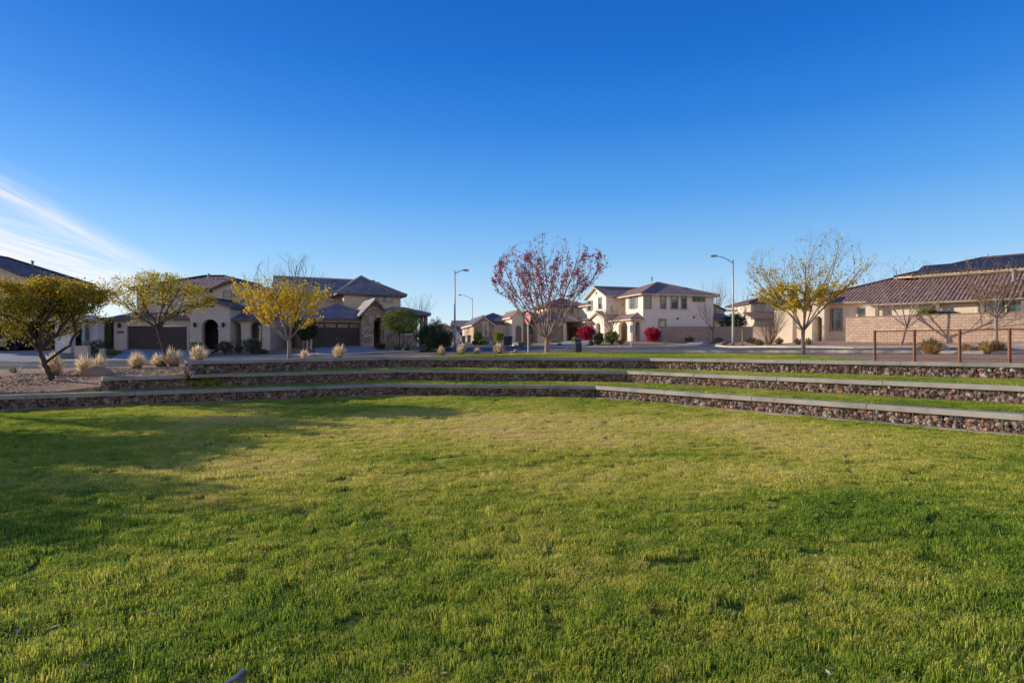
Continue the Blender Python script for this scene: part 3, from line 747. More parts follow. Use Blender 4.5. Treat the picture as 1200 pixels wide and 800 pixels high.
G_yel=mat_island('leaf_yellowgreen',[(.16,.20,.025),(.32,.34,.045),(.48,.42,.07)],bump=0,trans=.3,rough=.6)
G_olive=mat_island('leaf_olive',[(.08,.075,.03),(.15,.13,.06),(.22,.18,.10)],bump=0,trans=.2,rough=.7)
G_red=mat_island('bract_red',[(.16,.01,.02),(.48,.015,.04),(.74,.03,.08),(.30,.02,.03)],bump=0,trans=.3,rough=.6)
G_grey=mat_island('leaf_grey',[(.20,.21,.20),(.33,.33,.31)],bump=0,rough=.8)

def bush_at(px,py,D,wpx,hpx,mat,label,name='shrub',n=900,leaf=.07,seed=1,box=False,group='shrubs in the front yards',cat='shrub',dz=0):
    s=D/F; x=wx(px,D); z=hgt(x,D)
    h=(py-(YH-(z-HC)/s))*0+hpx*s
    return bushy(name,label,(x,D,z+.03+dz),wpx*s/2,wpx*s/2,h/2,mat,n=n,leaf=leaf,seed=seed,box=box,group=group,cat=cat)

# ------------------------------------------------------------ house at the left edge (white, open garage)
H=House('white two storey house at the left edge of the photo with an open dark garage',0,46.5,412.5); r=H.root
X=lambda px,y=0:H.X(px,y)
xl=X(-90);xr=X(83); g1=X(64.5); g0=X(-62)
arch_wall(r,s_white,xl,xr,-.3,3.0,[((g0+g1)/2,g1-g0,2.42,.02)],th=.4)
block(r,xl,xl+.35,.4,7,-.3,3,s_white); block(r,xr-.35,xr,.4,3.2,-.3,3,s_white)
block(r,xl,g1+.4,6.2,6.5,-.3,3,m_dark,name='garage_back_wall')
roof(r,shed_faces(xl-.4,xr+.4,-.45,2.2,2.95,3.75),m_rooft)

hx=-38.0-H.o.x; w=4.3; block(r,hx-2*w+.4,hx-.45,.95,7.4,3.0,5.9,s_white)
ry0=-.4;ry1=8.0; rp=.42; ez=7.63-H.o.z
A=(hx,ry0,ez);B=(hx,ry1,ez);Cx=(hx-2*w,ry1,ez);Dx=(hx-2*w,ry0,ez);r0=(hx-w,ry0,ez+w*rp);r1=(hx-w,ry1-w,ez+w*rp)
roof(r,[[A,B,r1,r0],[B,Cx,r1],[Cx,Dx,r0,r1]],m_rooft)
MB().extr([(hx-2*w+.4,.9,5.9),(hx-.4,.9,5.9),(hx-.4,.9,ez-.12),(hx-w,.9,ez+w*rp-.3),(hx-2*w+.4,.9,ez-.12)],(0,6.5,0)).build('wall',s_white,r)
lantern(r,fr((X(73),0,H.Z(382.5,X(73),0)))); plaque(r,fr((X(73),0,H.Z(389,X(73),0))))
block(r,X(83)+.05,X(87)+.3,2.2,3.0,-.3,2.6,s_white,name='column')
vent_pipe(r,(hx-w+1.6,4.2,ez+w*rp-.6))
# recessed entry wing with windows
for yy in (1.75,2.65): window(r,fr((xr,yy,1.0),'r'),.35,1.3)
front_door(r,fr((xr,.85,0),'r'),.7,2.1)
window(r,fr((hx-w-.2,.9,ez-.35)),.8,.5)

# ------------------------------------------------------------ grey house, arches
H=House('grey stucco two storey house with arched entry tower, arched porch and wide brown garage door',222,49.5,410.5); r=H.root
X=lambda px,y=0:H.X(px,y); Z=lambda py,x=0,y=0:H.Z(py,x,y)
a0,a1=X(133.5),X(222)
gd0,gd1=X(148.5),X(222.5)-.25; gh=Z(382.3)
arch_wall(r,s_grey,a0,a1,-.3,Z(373.5),[((gd0+gd1)/2,gd1-gd0,gh,.02)],th=.35)
garage_door(r,fr(((gd0+gd1)/2,.22,0)),gd1-gd0,gh,m_garage)
block(r,a0,a0+.3,.35,6.5,-.3,Z(373.5),s_grey)
roof(r,shed_faces(a0-.4,a1+.2,-.4,3.2,Z(372.5),Z(363)),m_rooft)
lantern(r,fr((X(141),0,Z(381.5)))); plaque(r,fr((X(141),0,Z(389))))
MB().box(a0,gd0,-.05,0,Z(377.5),Z(376),None).build('trim',s_dtan,r)
# entry tower
t0,t1=X(222.5,-.6),X(269.5,-.6); tm_=(t0+t1)/2; pz=Z(351.8,0,-.6); ph=Z(357.5,0,-.6)
gp_=(Z(349.5,0,-.6)-Z(357,0,-.6))/((t1-t0)/2)
ttop=lambda x:ph+(1-abs(x-tm_)/((t1-t0)/2))*((t1-t0)/2)*gp_
arch_wall(r,s_grey,t0,t1,-.3,ttop,[(X(246,-.6),X(256,-.6)-X(236,-.6),Z(384,0,-.6),(X(256,-.6)-X(236,-.6))/2)],th=.45,M=Matrix.Translation((0,-.6,0)))
block(r,t0,t0+.3,-.15,4,-.3,ph,s_grey); block(r,t1-.3,t1,-.15,4,-.3,ph,s_grey)
roof(r,gable_faces(t0,t1,-.6,4.2,ph+.03,gp_,oh=.3,front=.3,back=0),m_rooft,th=.2)
for a,b in((t0,X(236,-.6)),(X(256,-.6),t1)): MB().box(a-.04,b+.04,-.66,-.6,Z(385.5,0,-.6),Z(383.8,0,-.6)).build('trim',s_tan,r)
for px in(229.3,262.5): lantern(r,fr((X(px,-.6),-.6,Z(380.8,0,-.6))))
for k in(-1,0,1): MB().lathe([(.09,0),(.09,.06)],10,(0,0,0)).build('wall_vent',m_dark,r).matrix_local=Matrix.Translation((X(246,-.6)+k*.24,-.6,Z(358.8,0,-.6)))@Matrix.Rotation(R(90),4,'X')
front_door(r,fr((X(247,1.2),1.3,0)),1.5,2.6)
block(r,t0+.3,t1-.3,1.36,1.5,-.2,3.6,s_dtan)
# right porch with two arches
p0,p1=t1,X(316.5)
arch_wall(r,s_grey,p0,p1,-.3,Z(375),[(X(276.3),X(282.5)-X(270),Z(382.8),.42),(X(300),X(307)-X(293),Z(382.8),.42)],th=.4)
MB().box(X(282.5),X(293),-.05,0,Z(384.8),Z(383.6)).build('trim',s_tan,r); MB().box(X(307),X(316.5),-.05,0,Z(384.8),Z(383.6)).build('trim',s_tan,r)
block(r,p1-.35,p1,.4,6,-.3,Z(375),s_grey); block(r,p0,p1-.3,2.2,2.5,-.3,3.2,s_grey)
window(r,fr((X(277,2.2),2.2,.7)),1.0,1.5); window(r,fr((X(300,2.2),2.2,.7)),1.0,1.5)
roof(r,shed_faces(p0+.02,p1+.35,-.4,4.0,Z(373.8),Z(357.5,0,4)),m_rooft)
# upper storey
uy=3.8; u0,u1=X(160,uy),X(249,uy); ue=Z(338.5,0,uy)
block(r,u0,u1+.2,uy,uy+7.5,2.6,ue,s_grey)
g0_,g1_=X(249,3.2),X(301,3.2); ge=Z(338,0,3.2); gpp=(Z(327.5,0,3.2)-ge)/((g1_-g0_)/2)
block(r,g0_,g1_,3.2,uy+7.5,2.6,ge,s_grey,gable=gpp)
roof(r,hip_faces(u0,g1_-1.0,uy,uy+8.0,ue,.36),m_rooft)
roof(r,gable_faces(g0_,g1_,3.2,uy+5,ge+.04,gpp,oh=.35,front=.35,back=0),m_rooft,th=.2)
for px in(266.5,278.5,290.3): window(r,fr((X(px,3.2),3.2,Z(353.5,0,3.2))),.52*1.15,.92)
for px in(168,182,196,224): window(r,fr((X(px,uy),uy,Z(350,0,uy))),.62,.85)
MB().lathe([(.1,0),(.1,.05)],10).build('wall_vent',m_dark,r).matrix_local=Matrix.Translation((X(277,3.2),3.2,Z(334.5,0,3.2)))@Matrix.Rotation(R(90),4,'X')
vent_pipe(r,(X(195,6),6,Z(328,0,6)),.7); vent_pipe(r,(X(244.5,7),7,Z(325.6,0,7)),.4)

# ------------------------------------------------------------ stone gabled house
H=House('tan two storey house with stone veneer entry gable and small windows in its garage door',424,51.5,405.9,rz=25); r=H.root
X=lambda px,y=0:H.X(px,y); Z=lambda py,x=0,y=0:H.Z(py,x,y)
a0,a1=X(359),X(424.5); g0=X(366);g1=X(423.3); gh=Z(377.8,-2,0)
arch_wall(r,s_tan,a0,a1,-.3,Z(373.5,-2,0),[((g0+g1)/2,g1-g0,gh,.02)],th=.35)
garage_door(r,fr(((g0+g1)/2,.2,0)),g1-g0,gh,m_garage,top_windows=True)
block(r,a0,a0+.3,.35,6.4,-.3,Z(373.5,-2,0),s_tan)
roof(r,hip_faces(a0,a1+1.3,0,6.6,Z(373,-2,0),.42),m_roofflat,fas=m_fascia)
# stone entry gable standing forward
y0=-.9; s0,s1=X(424.3,y0),X(453,y0); sm=(s0+s1)/2; se=Z(366,0,y0); sp_=(Z(350.8,0,y0)-se)/((s1-s0)/2)
arch_wall(r,m_stone,s0,s1,-.3,lambda x:se+(1-abs(x-sm)/((s1-s0)/2))*((s1-s0)/2)*sp_,[(X(444.3,y0),X(450.5,y0)-X(438.2,y0),Z(379,0,y0),.55)],th=.5,M=Matrix.Translation((0,y0,0)))
block(r,s0,s0+.4,y0+.5,3,-.3,se,m_stone); block(r,s1-.4,s1,y0+.5,3,-.3,se,m_stone)
roof(r,gable_faces(s0,s1,y0,4.2,se+.04,sp_,oh=.35,front=.4,back=0),mat_tile('flat_tile_sunny',(.30,.27,.245),(.42,.38,.34),barrel=False),th=.18)
window(r,fr((X(445.3,y0),y0,Z(365,0,y0))),.32,.62,mullion=False)
block(r,s0+.4,s1-.4,1.0,1.2,-.3,3,s_dtan); front_door(r,fr((X(441.5,.9),.92,0)),.9,2.2)
# right lower wing, stone base and window, hip porch end
b0,b1=s1,X(489,1.2); block(r,b0,b1,1.2,7,-.3,2.95,s_tan); block(r,b0,b1,1.1,1.2,-.3,1.0,m_stone)
window(r,fr((X(464,1.2),1.2,1.15)),.8,1.3)
roof(r,hip_faces(b0-.2,X(497,1.2),1.0,4.0,2.95,.30,oh=.45),m_roofflat)
for px in(494.2,499): MB().box(X(px,1.6)-.14,X(px,1.6)+.14,1.5,1.8,-.3,2.9).build('column',s_dtan,r)
# upper storey
uy=5.5; u0,u1=X(403,uy),X(469.5,uy); ue=Z(344,0,uy)
block(r,u0,u1,uy,uy+7,2.5,ue,s_tan); roof(r,hip_faces(u0+2.2,u1,uy,uy+5.2,ue,.53,oh=.5),m_roofflat)
uy2=8.0; v0,v1=X(327,uy2),X(455,uy2); ve=Z(341,-5,uy2)
block(r,v0,v1,uy2,uy2+8,2.0,ve,s_tan,gable=.42,axis='x'); roof(r,gable_faces(v0,v1,uy2,uy2+8,ve+.03,.42,axis='x',front=.3,back=-.5,oh=.4),m_roofflat)
roof(r,hip_faces(u0-.3,u0+4.4,uy,uy+7,ue+.02,.70,oh=.4),m_roofflat)
for px in(435.8,446,455.5): window(r,fr((X(px,uy),uy,Z(352.5,2,uy))),.55,.72)
window(r,fr((X(388,uy2),uy2,Z(351.5,-3,uy2))),.55,.8)

# ------------------------------------------------------------ far houses down the side street
H=House('small distant tan house with a brown hip roof behind the black suv',540,130,400.5,name='distant_house'); r=H.root
X=lambda px,y=0:H.X(px,y); Z=lambda py,x=0,y=0:H.Z(py,x,y)
block(r,X(528),X(560),0,10,-.5,Z(384.5),s_far); roof(r,gable_faces(X(528),X(560),0,10,Z(384.5),.35,axis='x',oh=.5),m_roofbr)
block(r,X(527),X(536),-1.5,0,-.5,Z(384),s_far,gable=.6); roof(r,gable_faces(X(527),X(536),-1.5,3,Z(384),.6),m_roofbr)
window(r,fr((X(531.5,-1.5),-1.5,.9)),1.0,1.3)
H=House('distant beige house with low brown roof just left of the black suv',512,125,401,name='distant_house'); r=H.root
X=lambda px,y=0:H.X(px,y); Z=lambda py,x=0,y=0:H.Z(py,x,y)
block(r,X(512),X(527),0,9,-.5,Z(383),s_far); roof(r,hip_faces(X(512),X(527),0,9,Z(383),.35),m_roofbr); window(r,fr((X(519),0,1)),1.1,1.2)
H=House('single storey house with tan stone gable and slate coloured roof across the side street',577,75,399.7,rz=12); r=H.root
X=lambda px,y=0:H.X(px,y); Z=lambda py,x=0,y=0:H.Z(py,x,y)
x0,x1=X(555),X(577); zz=Z(379); 
block(r,x0,x1,0,9,-.5,zz,m_stone,gable=.74); block(r,x0+.1,x1+2.0,.5,9.5,-.5,zz-.2,s_tan)
roof(r,gable_faces(x0,x1,0,10,zz+.04,.74,oh=.3,front=.3),m_roofblue,fas=s_cream)
block(r,x1-.05,X(599,3),2.2,11,-.5,Z(376.6,2,2),s_tan); roof(r,hip_faces(x0+1,X(599,3),2.0,11,Z(376.6,2,2),.42),m_roofblue)
block(r,X(551,4),x0,4,11,-.5,Z(384,0,4),s_tan); roof(r,hip_faces(X(551,4),x0+2.5,3.8,11,Z(383,0,4),.5,oh=.3),m_roofbr)
window(r,fr((X(569),0,.75)),.45,1.6,frame=s_cream,t=.14)
H=House('single storey cream house with narrow gabled tower and tall arched window, behind the stop sign',613,74,399.7,rz=14); r=H.root
X=lambda px,y=0:H.X(px,y); Z=lambda py,x=0,y=0:H.Z(py,x,y)
x0,x1=X(600),X(613.3); zz=Z(370,0,0)
arch_wall(r,s_cream,x0,x1,-.4,lambda x:zz+.62*(1-abs(x-(x0+x1)/2)/((x1-x0)/2)),[((x0+x1)/2+.1,.75,Z(385),.37)],th=.3)
block(r,x0,x1,.3,6,-.4,zz,s_cream); roof(r,gable_faces(x0,x1,0,6,zz+.05,.85,oh=.3,front=.25),m_roofbr,fas=s_cream)
MB().box((x0+x1)/2-.27,(x0+x1)/2+.47,.2,.29,.0,Z(382)).build('pane',m_glassrefl,r)
block(r,X(596,1.5),x0,1.5,8,-.4,Z(378.5),s_far); roof(r,shed_faces(X(595,1.2),x0,1.1,4,Z(378.4),Z(374)),m_roofbr)
block(r,x1,X(627,1.0),1.0,9,-.4,Z(374.5,2,1),m_stone); roof(r,hip_faces(X(600,2),X(640,3),1.3,11,Z(374,2,1),.4),m_roofbr)
window(r,fr((X(621,1),1.0,.9)),.8,1.2,frame=s_cream)
H=House('two storey cream house with two tan garage doors behind the red leaved tree',662,74,400,rz=12); r=H.root
X=lambda px,y=0:H.X(px,y); Z=lambda py,x=0,y=0:H.Z(py,x,y)
x0,x1=X(630),X(664); e=Z(376,-2,0)
arch_wall(r,s_far,x0,x1,-.4,e,[((X(646)+X(660))/2,X(660)-X(646),Z(382),.15)],th=.35); garage_door(r,fr(((X(646)+X(660))/2,.2,0)),X(660)-X(646),Z(381),m_garaget,cols=4)
block(r,x0,x1,.9,9,-.4,e,s_far); roof(r,hip_faces(x0,x1+1,0,9.5,e,.5),m_roofbr)
block(r,X(642,5),X(684,5),5,12,2,Z(358,0,5),s_far); roof(r,hip_faces(X(642,5),X(686,5),5,12,Z(358,0,5),.38),m_roofbr)
for px in(650,668): window(r,fr((X(px,5),5,Z(368.5,0,5))),.8,1.0)

# ------------------------------------------------------------ corner house
H=House('large white two storey corner house with four tall upper windows on its long side',753.5,66,399.3,rz=17.6); r=H.root
Z=lambda py,x=0,y=0:H.Z(py,x,y)
ez=Z(344); L_=H.X(836,0); sd=L_
block(r,0,sd,0,3.95,-.6,ez,s_corner); block(r,1.3,sd,3.95,13,-.6,ez,s_corner)
roof(r,hip_faces(0,sd,0,9.2,ez,.36,oh=.5),m_roofbr,fas=s_tan)
roof(r,hip_faces(1.0,sd-.5,3.95,14,ez,.36,oh=.5),m_roofbr,fas=s_tan)
for px,w_,t_,b_ in((759.3,.62,345.8,360.3),(777,.54,346.3,360.6),(790.3,.72,346.6,361),(801.4,.56,347.2,361.2)):
    x=H.X(px,0); window(r,fr((x,0,Z(b_,x,0))),w_,Z(t_,x,0)-Z(b_,x,0),t=.12)
for px in(813.5,818.8,823.7): x=H.X(px,0); window(r,fr((x,0,Z(352.6,x,0))),.38,.42,mullion=False,t=.09)
x=H.X(776,0); window(r,fr((x,0,Z(382,x,0))),.75,.7,mullion=False,t=.12)
for px,py in((794,373),(813,371.5)): x=H.X(px,0); MB().box(x-.1,x+.1,-.1,0,Z(py,x)-.12,Z(py,x)+.1).build('wall_vent',m_fascia,r)
vent_pipe(r,(3.6,4.2,ez+1.95),.45)
# street side: window with shutters
yy=H.Yl(742,0); window(r,fr((0,yy,Z(361,0,yy)),'l'),1.05,Z(347,0,yy)-Z(361,0,yy),shutter=mat_plain('shutter_tan',(.28,.23,.18)),t=.1)
# gable block B
bx=-1.5; y0_,y1_=6.0,11.3; be=Z(345,bx,y0_)
block(r,bx,4,y0_,y1_,-.6,be,s_corner,gable=.42,axis='x'); roof(r,gable_faces(bx,4.5,y0_,y1_,be+.04,.42,axis='x',oh=.4,front=.35,back=0),m_roofbr,fas=s_tan)
block(r,bx+.3,4,y1_,14.6,-.6,be-1.0,s_corner); roof(r,shed_faces(0,1,0,1,0,0) if False else hip_faces(bx+.3,5,y1_-1,14.8,be-.9,.36,oh=.4),m_roofbr,fas=s_tan)
window(r,fr((bx,7.6,Z(361,bx,7.6)),'l'),.75,1.25,t=.1); window(r,fr((bx,10.6,Z(363.5,bx,10.6)),'l'),.9,1.15,shutter=mat_plain('shutter_tan',(.28,.23,.18)),t=.1)
MB().lathe([(.14,0),(.14,.06)],10).build('wall_vent',m_dark,r).matrix_local=Matrix.Translation((bx,8.65,Z(343.5,bx,8.6)))@Matrix.Rotation(R(-90),4,'Y')
# ground floor porch in front of the street side
px0=-1.3; pe=Z(373.5,px0,0)
arch_wall(r,s_corner,0,6.1,-.6,pe,[(3.9,2.1,Z(383,px0,2.3),.6)],th=.35,M=fr((px0,6.1,0),'l'))
arch_wall(r,s_corner,px0,0,-.6,pe,[(-.62,.62,Z(380,-1.3,.3),.3)],th=.35,M=Matrix.Translation((0,.0,0)))
window(r,fr((-.62,.75,.6)),.4,1.7,t=.05); block(r,px0+.35,0,.8,.95,-.6,pe,s_corner)
roof(r,[[(px0-.4,-.4,pe),(0,-.4,pe),(0,1.3,pe+.72)],[(px0-.4,6.3,pe),(px0-.4,-.4,pe),(0,1.3,pe+.72),(0,6.3,pe+.72)]],m_roofbr,fas=s_tan)
# arched entry gable
ex=-2.1; ey0,ey1=5.3,8.6; ee=Z(371,ex,6)
arch_wall(r,s_corner,0,ey1-ey0,-.6,lambda x:ee+.55*(1-abs(x-(ey1-ey0)/2)/((ey1-ey0)/2)),[(1.65,1.35,Z(384,ex,6),.65)],th=.4,M=fr((ex,ey1,0),'l'))
block(r,ex+.4,0,ey0,ey0+.3,-.6,ee,s_corner); block(r,ex+.4,0,ey1-.3,ey1,-.6,ee,s_corner)
roof(r,gable_faces(ex,0,ey0,ey1,ee+.04,.36,axis='x',oh=.3,front=.3,back=.1),m_roofbr,fas=s_tan); front_door(r,fr((-1.0,6.9,0),'l'),1.0,2.3)
block(r,-.95,-.7,5.3,8.6,-.5,3,s_corner)
# garage wing towards the far left
gx=-2.7; gy0,gy1=8.8,16.5; ge=Z(377.5,gx,11)
arch_wall(r,s_corner,0,gy1-gy0,-.6,ge,[(3.9,5.0,Z(386,gx,12),.35)],th=.4,M=fr((gx,gy1,0),'l'))
garage_door(r,fr((gx+.25,12.7,0),'l'),5.0,2.5,m_garaget); block(r,gx+.4,0,gy0,gy0+.3,-.6,ge,s_corner); block(r,gx+.4,bx,gy1-.3,gy1,-.6,ge,s_corner)
roof(r,hip_faces(gx,1.5,gy0,gy1,ge,.33,oh=.45),m_roofbr,fas=s_tan)
# ------------------------------------------------------------ block wall beside the corner house
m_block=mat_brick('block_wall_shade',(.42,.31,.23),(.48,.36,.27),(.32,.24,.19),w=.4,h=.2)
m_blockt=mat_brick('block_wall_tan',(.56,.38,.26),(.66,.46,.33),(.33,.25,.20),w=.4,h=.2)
def block_wall(name,label,pts,mat,top=None,h=1.85,th=.2,group=None):
    """pts=(x,y,ztop) ; base follows the ground"""
    root=thing(name,label,'wall',(pts[0][0],pts[0][1],hgt(*pts[0][:2])),0,group); o=root.location; mb=MB(); cb=MB(); s=0
    for (x0,y0,z0),(x1,y1,z1) in zip(pts,pts[1:]):
        a=Vector((x0,y0,0));b=Vector((x1,y1,0));Ln=(b-a).length;d=(b-a)/Ln;n=Vector((-d.y,d.x,0))*th
        g0=hgt(x0,y0)-.5;g1=hgt(x1,y1)-.5
        q=[a+Vector((0,0,g0)),b+Vector((0,0,g1)),b+Vector((0,0,z1)),a+Vector((0,0,z0))]; q=[p-o for p in q]; qb=[p+n for p in q]
        uv=[(s,g0),(s+Ln,g1),(s+Ln,z1),(s,z0)]
        mb.add(q+qb,[(0,1,2,3),(5,4,7,6),(3,2,6,7),(0,3,7,4),(1,5,6,2)],[uv,[uv[1],uv[0],uv[3],uv[2]],[(s,0),(s+Ln,0),(s+Ln,.2),(s,.2)],[(0,g0),(0,z0),(.2,z0),(.2,g0)],[(0,g1),(.2,g1),(.2,z1),(0,z1)]])
        cb.extr([p-d*.0-n*.08+Vector((0,0,.0)) for p in (q[3],q[2])]+[q[2]+n*1.08,q[3]+n*1.08],(0,0,.06)); s+=Ln
    mb.build('block_courses',mat,root,fix=False); cb.build('cap_course',top or mat,root); return root
def wpt(px,D,py): return (wx(px,D),D,wz(py,D))
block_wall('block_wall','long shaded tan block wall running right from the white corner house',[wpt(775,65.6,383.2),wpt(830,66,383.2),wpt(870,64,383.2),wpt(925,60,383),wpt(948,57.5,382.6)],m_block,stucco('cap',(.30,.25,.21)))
H=House('neighbouring house with brown gable roof just behind the shaded block wall',845,78,398,name='house'); r=H.root
X=lambda px,y=0:H.X(px,y); Z=lambda py,x=0,y=0:H.Z(py,x,y)
block(r,X(818),X(849),0,8,-1,Z(362),s_tan,gable=.45); roof(r,gable_faces(X(818),X(849),0,8,Z(362),.45),m_roofbr)
block(r,X(830,-5),X(853,-5),-5,0,-1,Z(373,0,-5),s_corner); roof(r,shed_faces(X(829,-5),X(857,-5),-5.4,0,Z(372.5,0,-5),Z(364.5)),m_roofbr)
window(r,fr((X(842,-5),-5,Z(383,0,-5))),1.0,.7)
H=House('distant pale two storey house behind the leafless straw coloured shrub',903,88,398,name='house'); r=H.root
X=lambda px,y=0:H.X(px,y); Z=lambda py,x=0,y=0:H.Z(py,x,y)
block(r,X(880),X(925),0,9,-1,Z(354.5),s_yel); roof(r,hip_faces(X(880),X(925),0,9,Z(354.5),.3),m_rooftr)
block(r,X(884,-4),X(928,-4),-4,0,-1,Z(374,0,-4),s_yel); roof(r,shed_faces(X(883,-4),X(928,-4),-4.4,0,Z(373.5,0,-4),Z(365.5)),m_rooftr)
window(r,fr((X(890),0,Z(364.5))),1.2,1.1); window(r,fr((X(912,-4),-4,Z(383,0,-4))),1.1,.9)
H=House('far brown roofed house on the skyline between the two street trees',868,100,398,name='house'); r=H.root
X=lambda px,y=0:H.X(px,y); Z=lambda py,x=0,y=0:H.Z(py,x,y)
block(r,X(850),X(884),0,9,-1,Z(375),s_dtan); roof(r,hip_faces(X(850),X(884),0,9,Z(375),.3),m_roofbr); window(r,fr((X(875),0,Z(385))),1.,.8)

# ------------------------------------------------------------ right hand house (two storeys at the back)
H=House('cream house with long brown tile roof and solar panels behind the sunlit tan block wall',955,52,399,rz=-45); r=H.root
X=lambda px,y=0:H.X(px,y); Z=lambda py,x=0,y=0:H.Z(py,x,y)
LR=X(1200)+16; xw0=X(963); zE=Z(355.3,xw0,0); xm=X(1018); pR=.335; dB=1.0
FT=mat_plain('fascia_tan',(.42,.34,.25)); TR=mat_plain('trim_tan',(.36,.28,.21))
block(r,xw0,xm,0,9,-.8,zE,s_cream); block(r,xm,LR,-.9,9,-.8,zE-.25,s_cream)
window(r,fr((X(980.3),0,Z(385.5,X(980.3)))),.72,Z(362.5,X(980.3))-Z(385.5,X(980.3)),frame=TR,t=.13)
x=X(1011); window(r,fr((x,0,Z(371,x))),.6,Z(361,x)-Z(371,x),t=.1,frame=TR,mullion=False)
for px,w_,t_,b_ in((1091,1.2,357.5,369.5),(1162,1.5,353,370),(1186,1.5,352.5,370)):
    x=X(px,-.9); window(r,fr((x,-.9,Z(b_,x,-.9))),w_,Z(t_,x,-.9)-Z(b_,x,-.9),t=.1,frame=s_tan,mullion=False)
for px in(1028,1099,1151.5,1199): x=X(px,-1.25); MB().box(x-.12,x+.12,-1.37,-1.13,-.8,zE-.45).build('patio_post',s_dtan,r)
ax0,ax1=X(951.5,-1.2),X(966,-1.2)
arch_wall(r,s_cream,ax0,ax1,-.6,zE+.1,[((ax0+ax1)/2,.6*(ax1-ax0),1.7,.35)],th=.4,M=Matrix.Translation((0,-1.2,0)))
block(r,ax1-.3,ax1,-.8,0,-.6,zE+.1,s_cream); block(r,ax0,ax0+.3,-.8,6,-.6,zE+.05,s_cream)
block(r,ax0-4.6,ax0+.1,2.5,9,-.8,zE-.3,s_cream)
roof(r,shed_faces(ax0-.3,ax1+.35,-1.6,.6,zE+.05,zE+.75),m_rooftr,fas=s_tan)
e0=-.5; zf=zE; xl_=xw0-3.0; dp_=18.0; hh=dp_/2+.5; zr=zf+hh*pR
rf=[[(xl_,e0,zf),(xm,e0,zf),(xm,e0-dB,zf-dB*pR),(LR,e0-dB,zf-dB*pR),(LR,e0+hh,zr),(xl_+hh,e0+hh,zr)],[(xl_,e0+2*hh,zf),(xl_,e0,zf),(xl_+hh,e0+hh,zr)],[(LR,e0+2*hh,zf),(xl_,e0+2*hh,zf),(xl_+hh,e0+hh,zr),(LR,e0+hh,zr)]]
roof(r,rf,m_rooftr,fas=FT)
uy=5.6; e=Z(323.5,X(1074,uy),uy); x0=X(1077,uy)
block(r,x0,LR,uy,uy+7,2.5,e,s_yel); rfa=hip_faces(x0,LR,uy,uy+7,e,.30,oh=.45); roof(r,rfa,m_rooftr,fas=s_cream)
xb=X(1124,uy+3.5)-3.6
rfb=hip_faces(xb,LR,uy,uy+10,e+.02,.30,oh=.45); roof(r,rfb,m_rooftr,fas=s_cream)
m_sol=mat_brick('solar_cells',(.020,.022,.030),(.028,.032,.042),(.10,.10,.11),w=1.0,h=1.65,ms=.02,bump=.1,rough=.6)
def solar(face,q4):
    f=[Vector(p) for p in face]; u=(f[1]-f[0]).normalized(); n=(f[1]-f[0]).cross(f[-1]-f[0]).normalized(); v=n.cross(u)
    if v.z<0:v=-v
    if n.z<0:n=-n
    q=[f[0]+u*a+v*b+n*.14 for a,b in q4]
    mb=MB(); mb.add(q+[p-n*.05 for p in q],[(0,1,2,3),(0,4,5,1),(1,5,6,2),(2,6,7,3),(3,7,4,0)],[list(q4)]+[[(0,0)]*4]*4); mb.build('solar_panel_array',m_sol,r,fix=False)
ub=xb-x0+1.5
solar(rfa[0],[(1.6,.4),(ub,.4),(ub,3.7),(4.3,3.7)]); solar(rfb[0],[(1.6,.4),(14.0,.4),(14.0,5.0),(5.6,5.0)])
vent_pipe(r,(X(1188,3.0),3.0,zE+.9),1.2,.12)
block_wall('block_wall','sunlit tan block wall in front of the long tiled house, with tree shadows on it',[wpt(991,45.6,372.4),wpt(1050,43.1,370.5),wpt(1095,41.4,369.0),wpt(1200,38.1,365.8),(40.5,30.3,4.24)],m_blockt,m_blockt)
# ------------------------------------------------------------ trees
m_bark=mat_noise('bark_pale',(.17,.145,.12),(.33,.29,.25),scale=6,rough=.95,bump=.6,bscale=20)
m_barkd=mat_noise('bark_dark',(.055,.04,.032),(.12,.09,.07),scale=6,rough=.95,bump=.8,bscale=22,bdist=.04)
m_barkw=mat_noise('bark_tan',(.24,.17,.14),(.40,.30,.25),scale=6,rough=.95,bump=.4,bscale=20)
L_yel=mat_island('leaf_yellow',[(.60,.40,.015),(.85,.60,.03),(.92,.70,.06),(.62,.52,.05)],bump=0,trans=.35,rough=.6)
L_mes=mat_island('leaf_mesquite',[(.09,.12,.02),(.18,.20,.03),(.32,.30,.045),(.60,.45,.05)],bump=0,trans=.3,rough=.6)
L_mestop=mat_island('leaf_mesquite_gold',[(.35,.29,.03),(.65,.45,.03),(.85,.52,.03),(.42,.36,.05)],bump=0,trans=.35,rough=.6)
L_pal=mat_island('leaf_lime',[(.30,.29,.03),(.55,.48,.05),(.75,.60,.06),(.20,.22,.03)],bump=0,trans=.35,rough=.6)
L_red=mat_island('leaf_red',[(.22,.06,.08),(.42,.09,.12),(.55,.14,.18),(.30,.10,.12)],bump=0,trans=.25,rough=.6)
L_ochre=mat_island('leaf_ochre',[(.30,.17,.04),(.45,.28,.06),(.22,.16,.06)],bump=0,trans=.3,rough=.6)
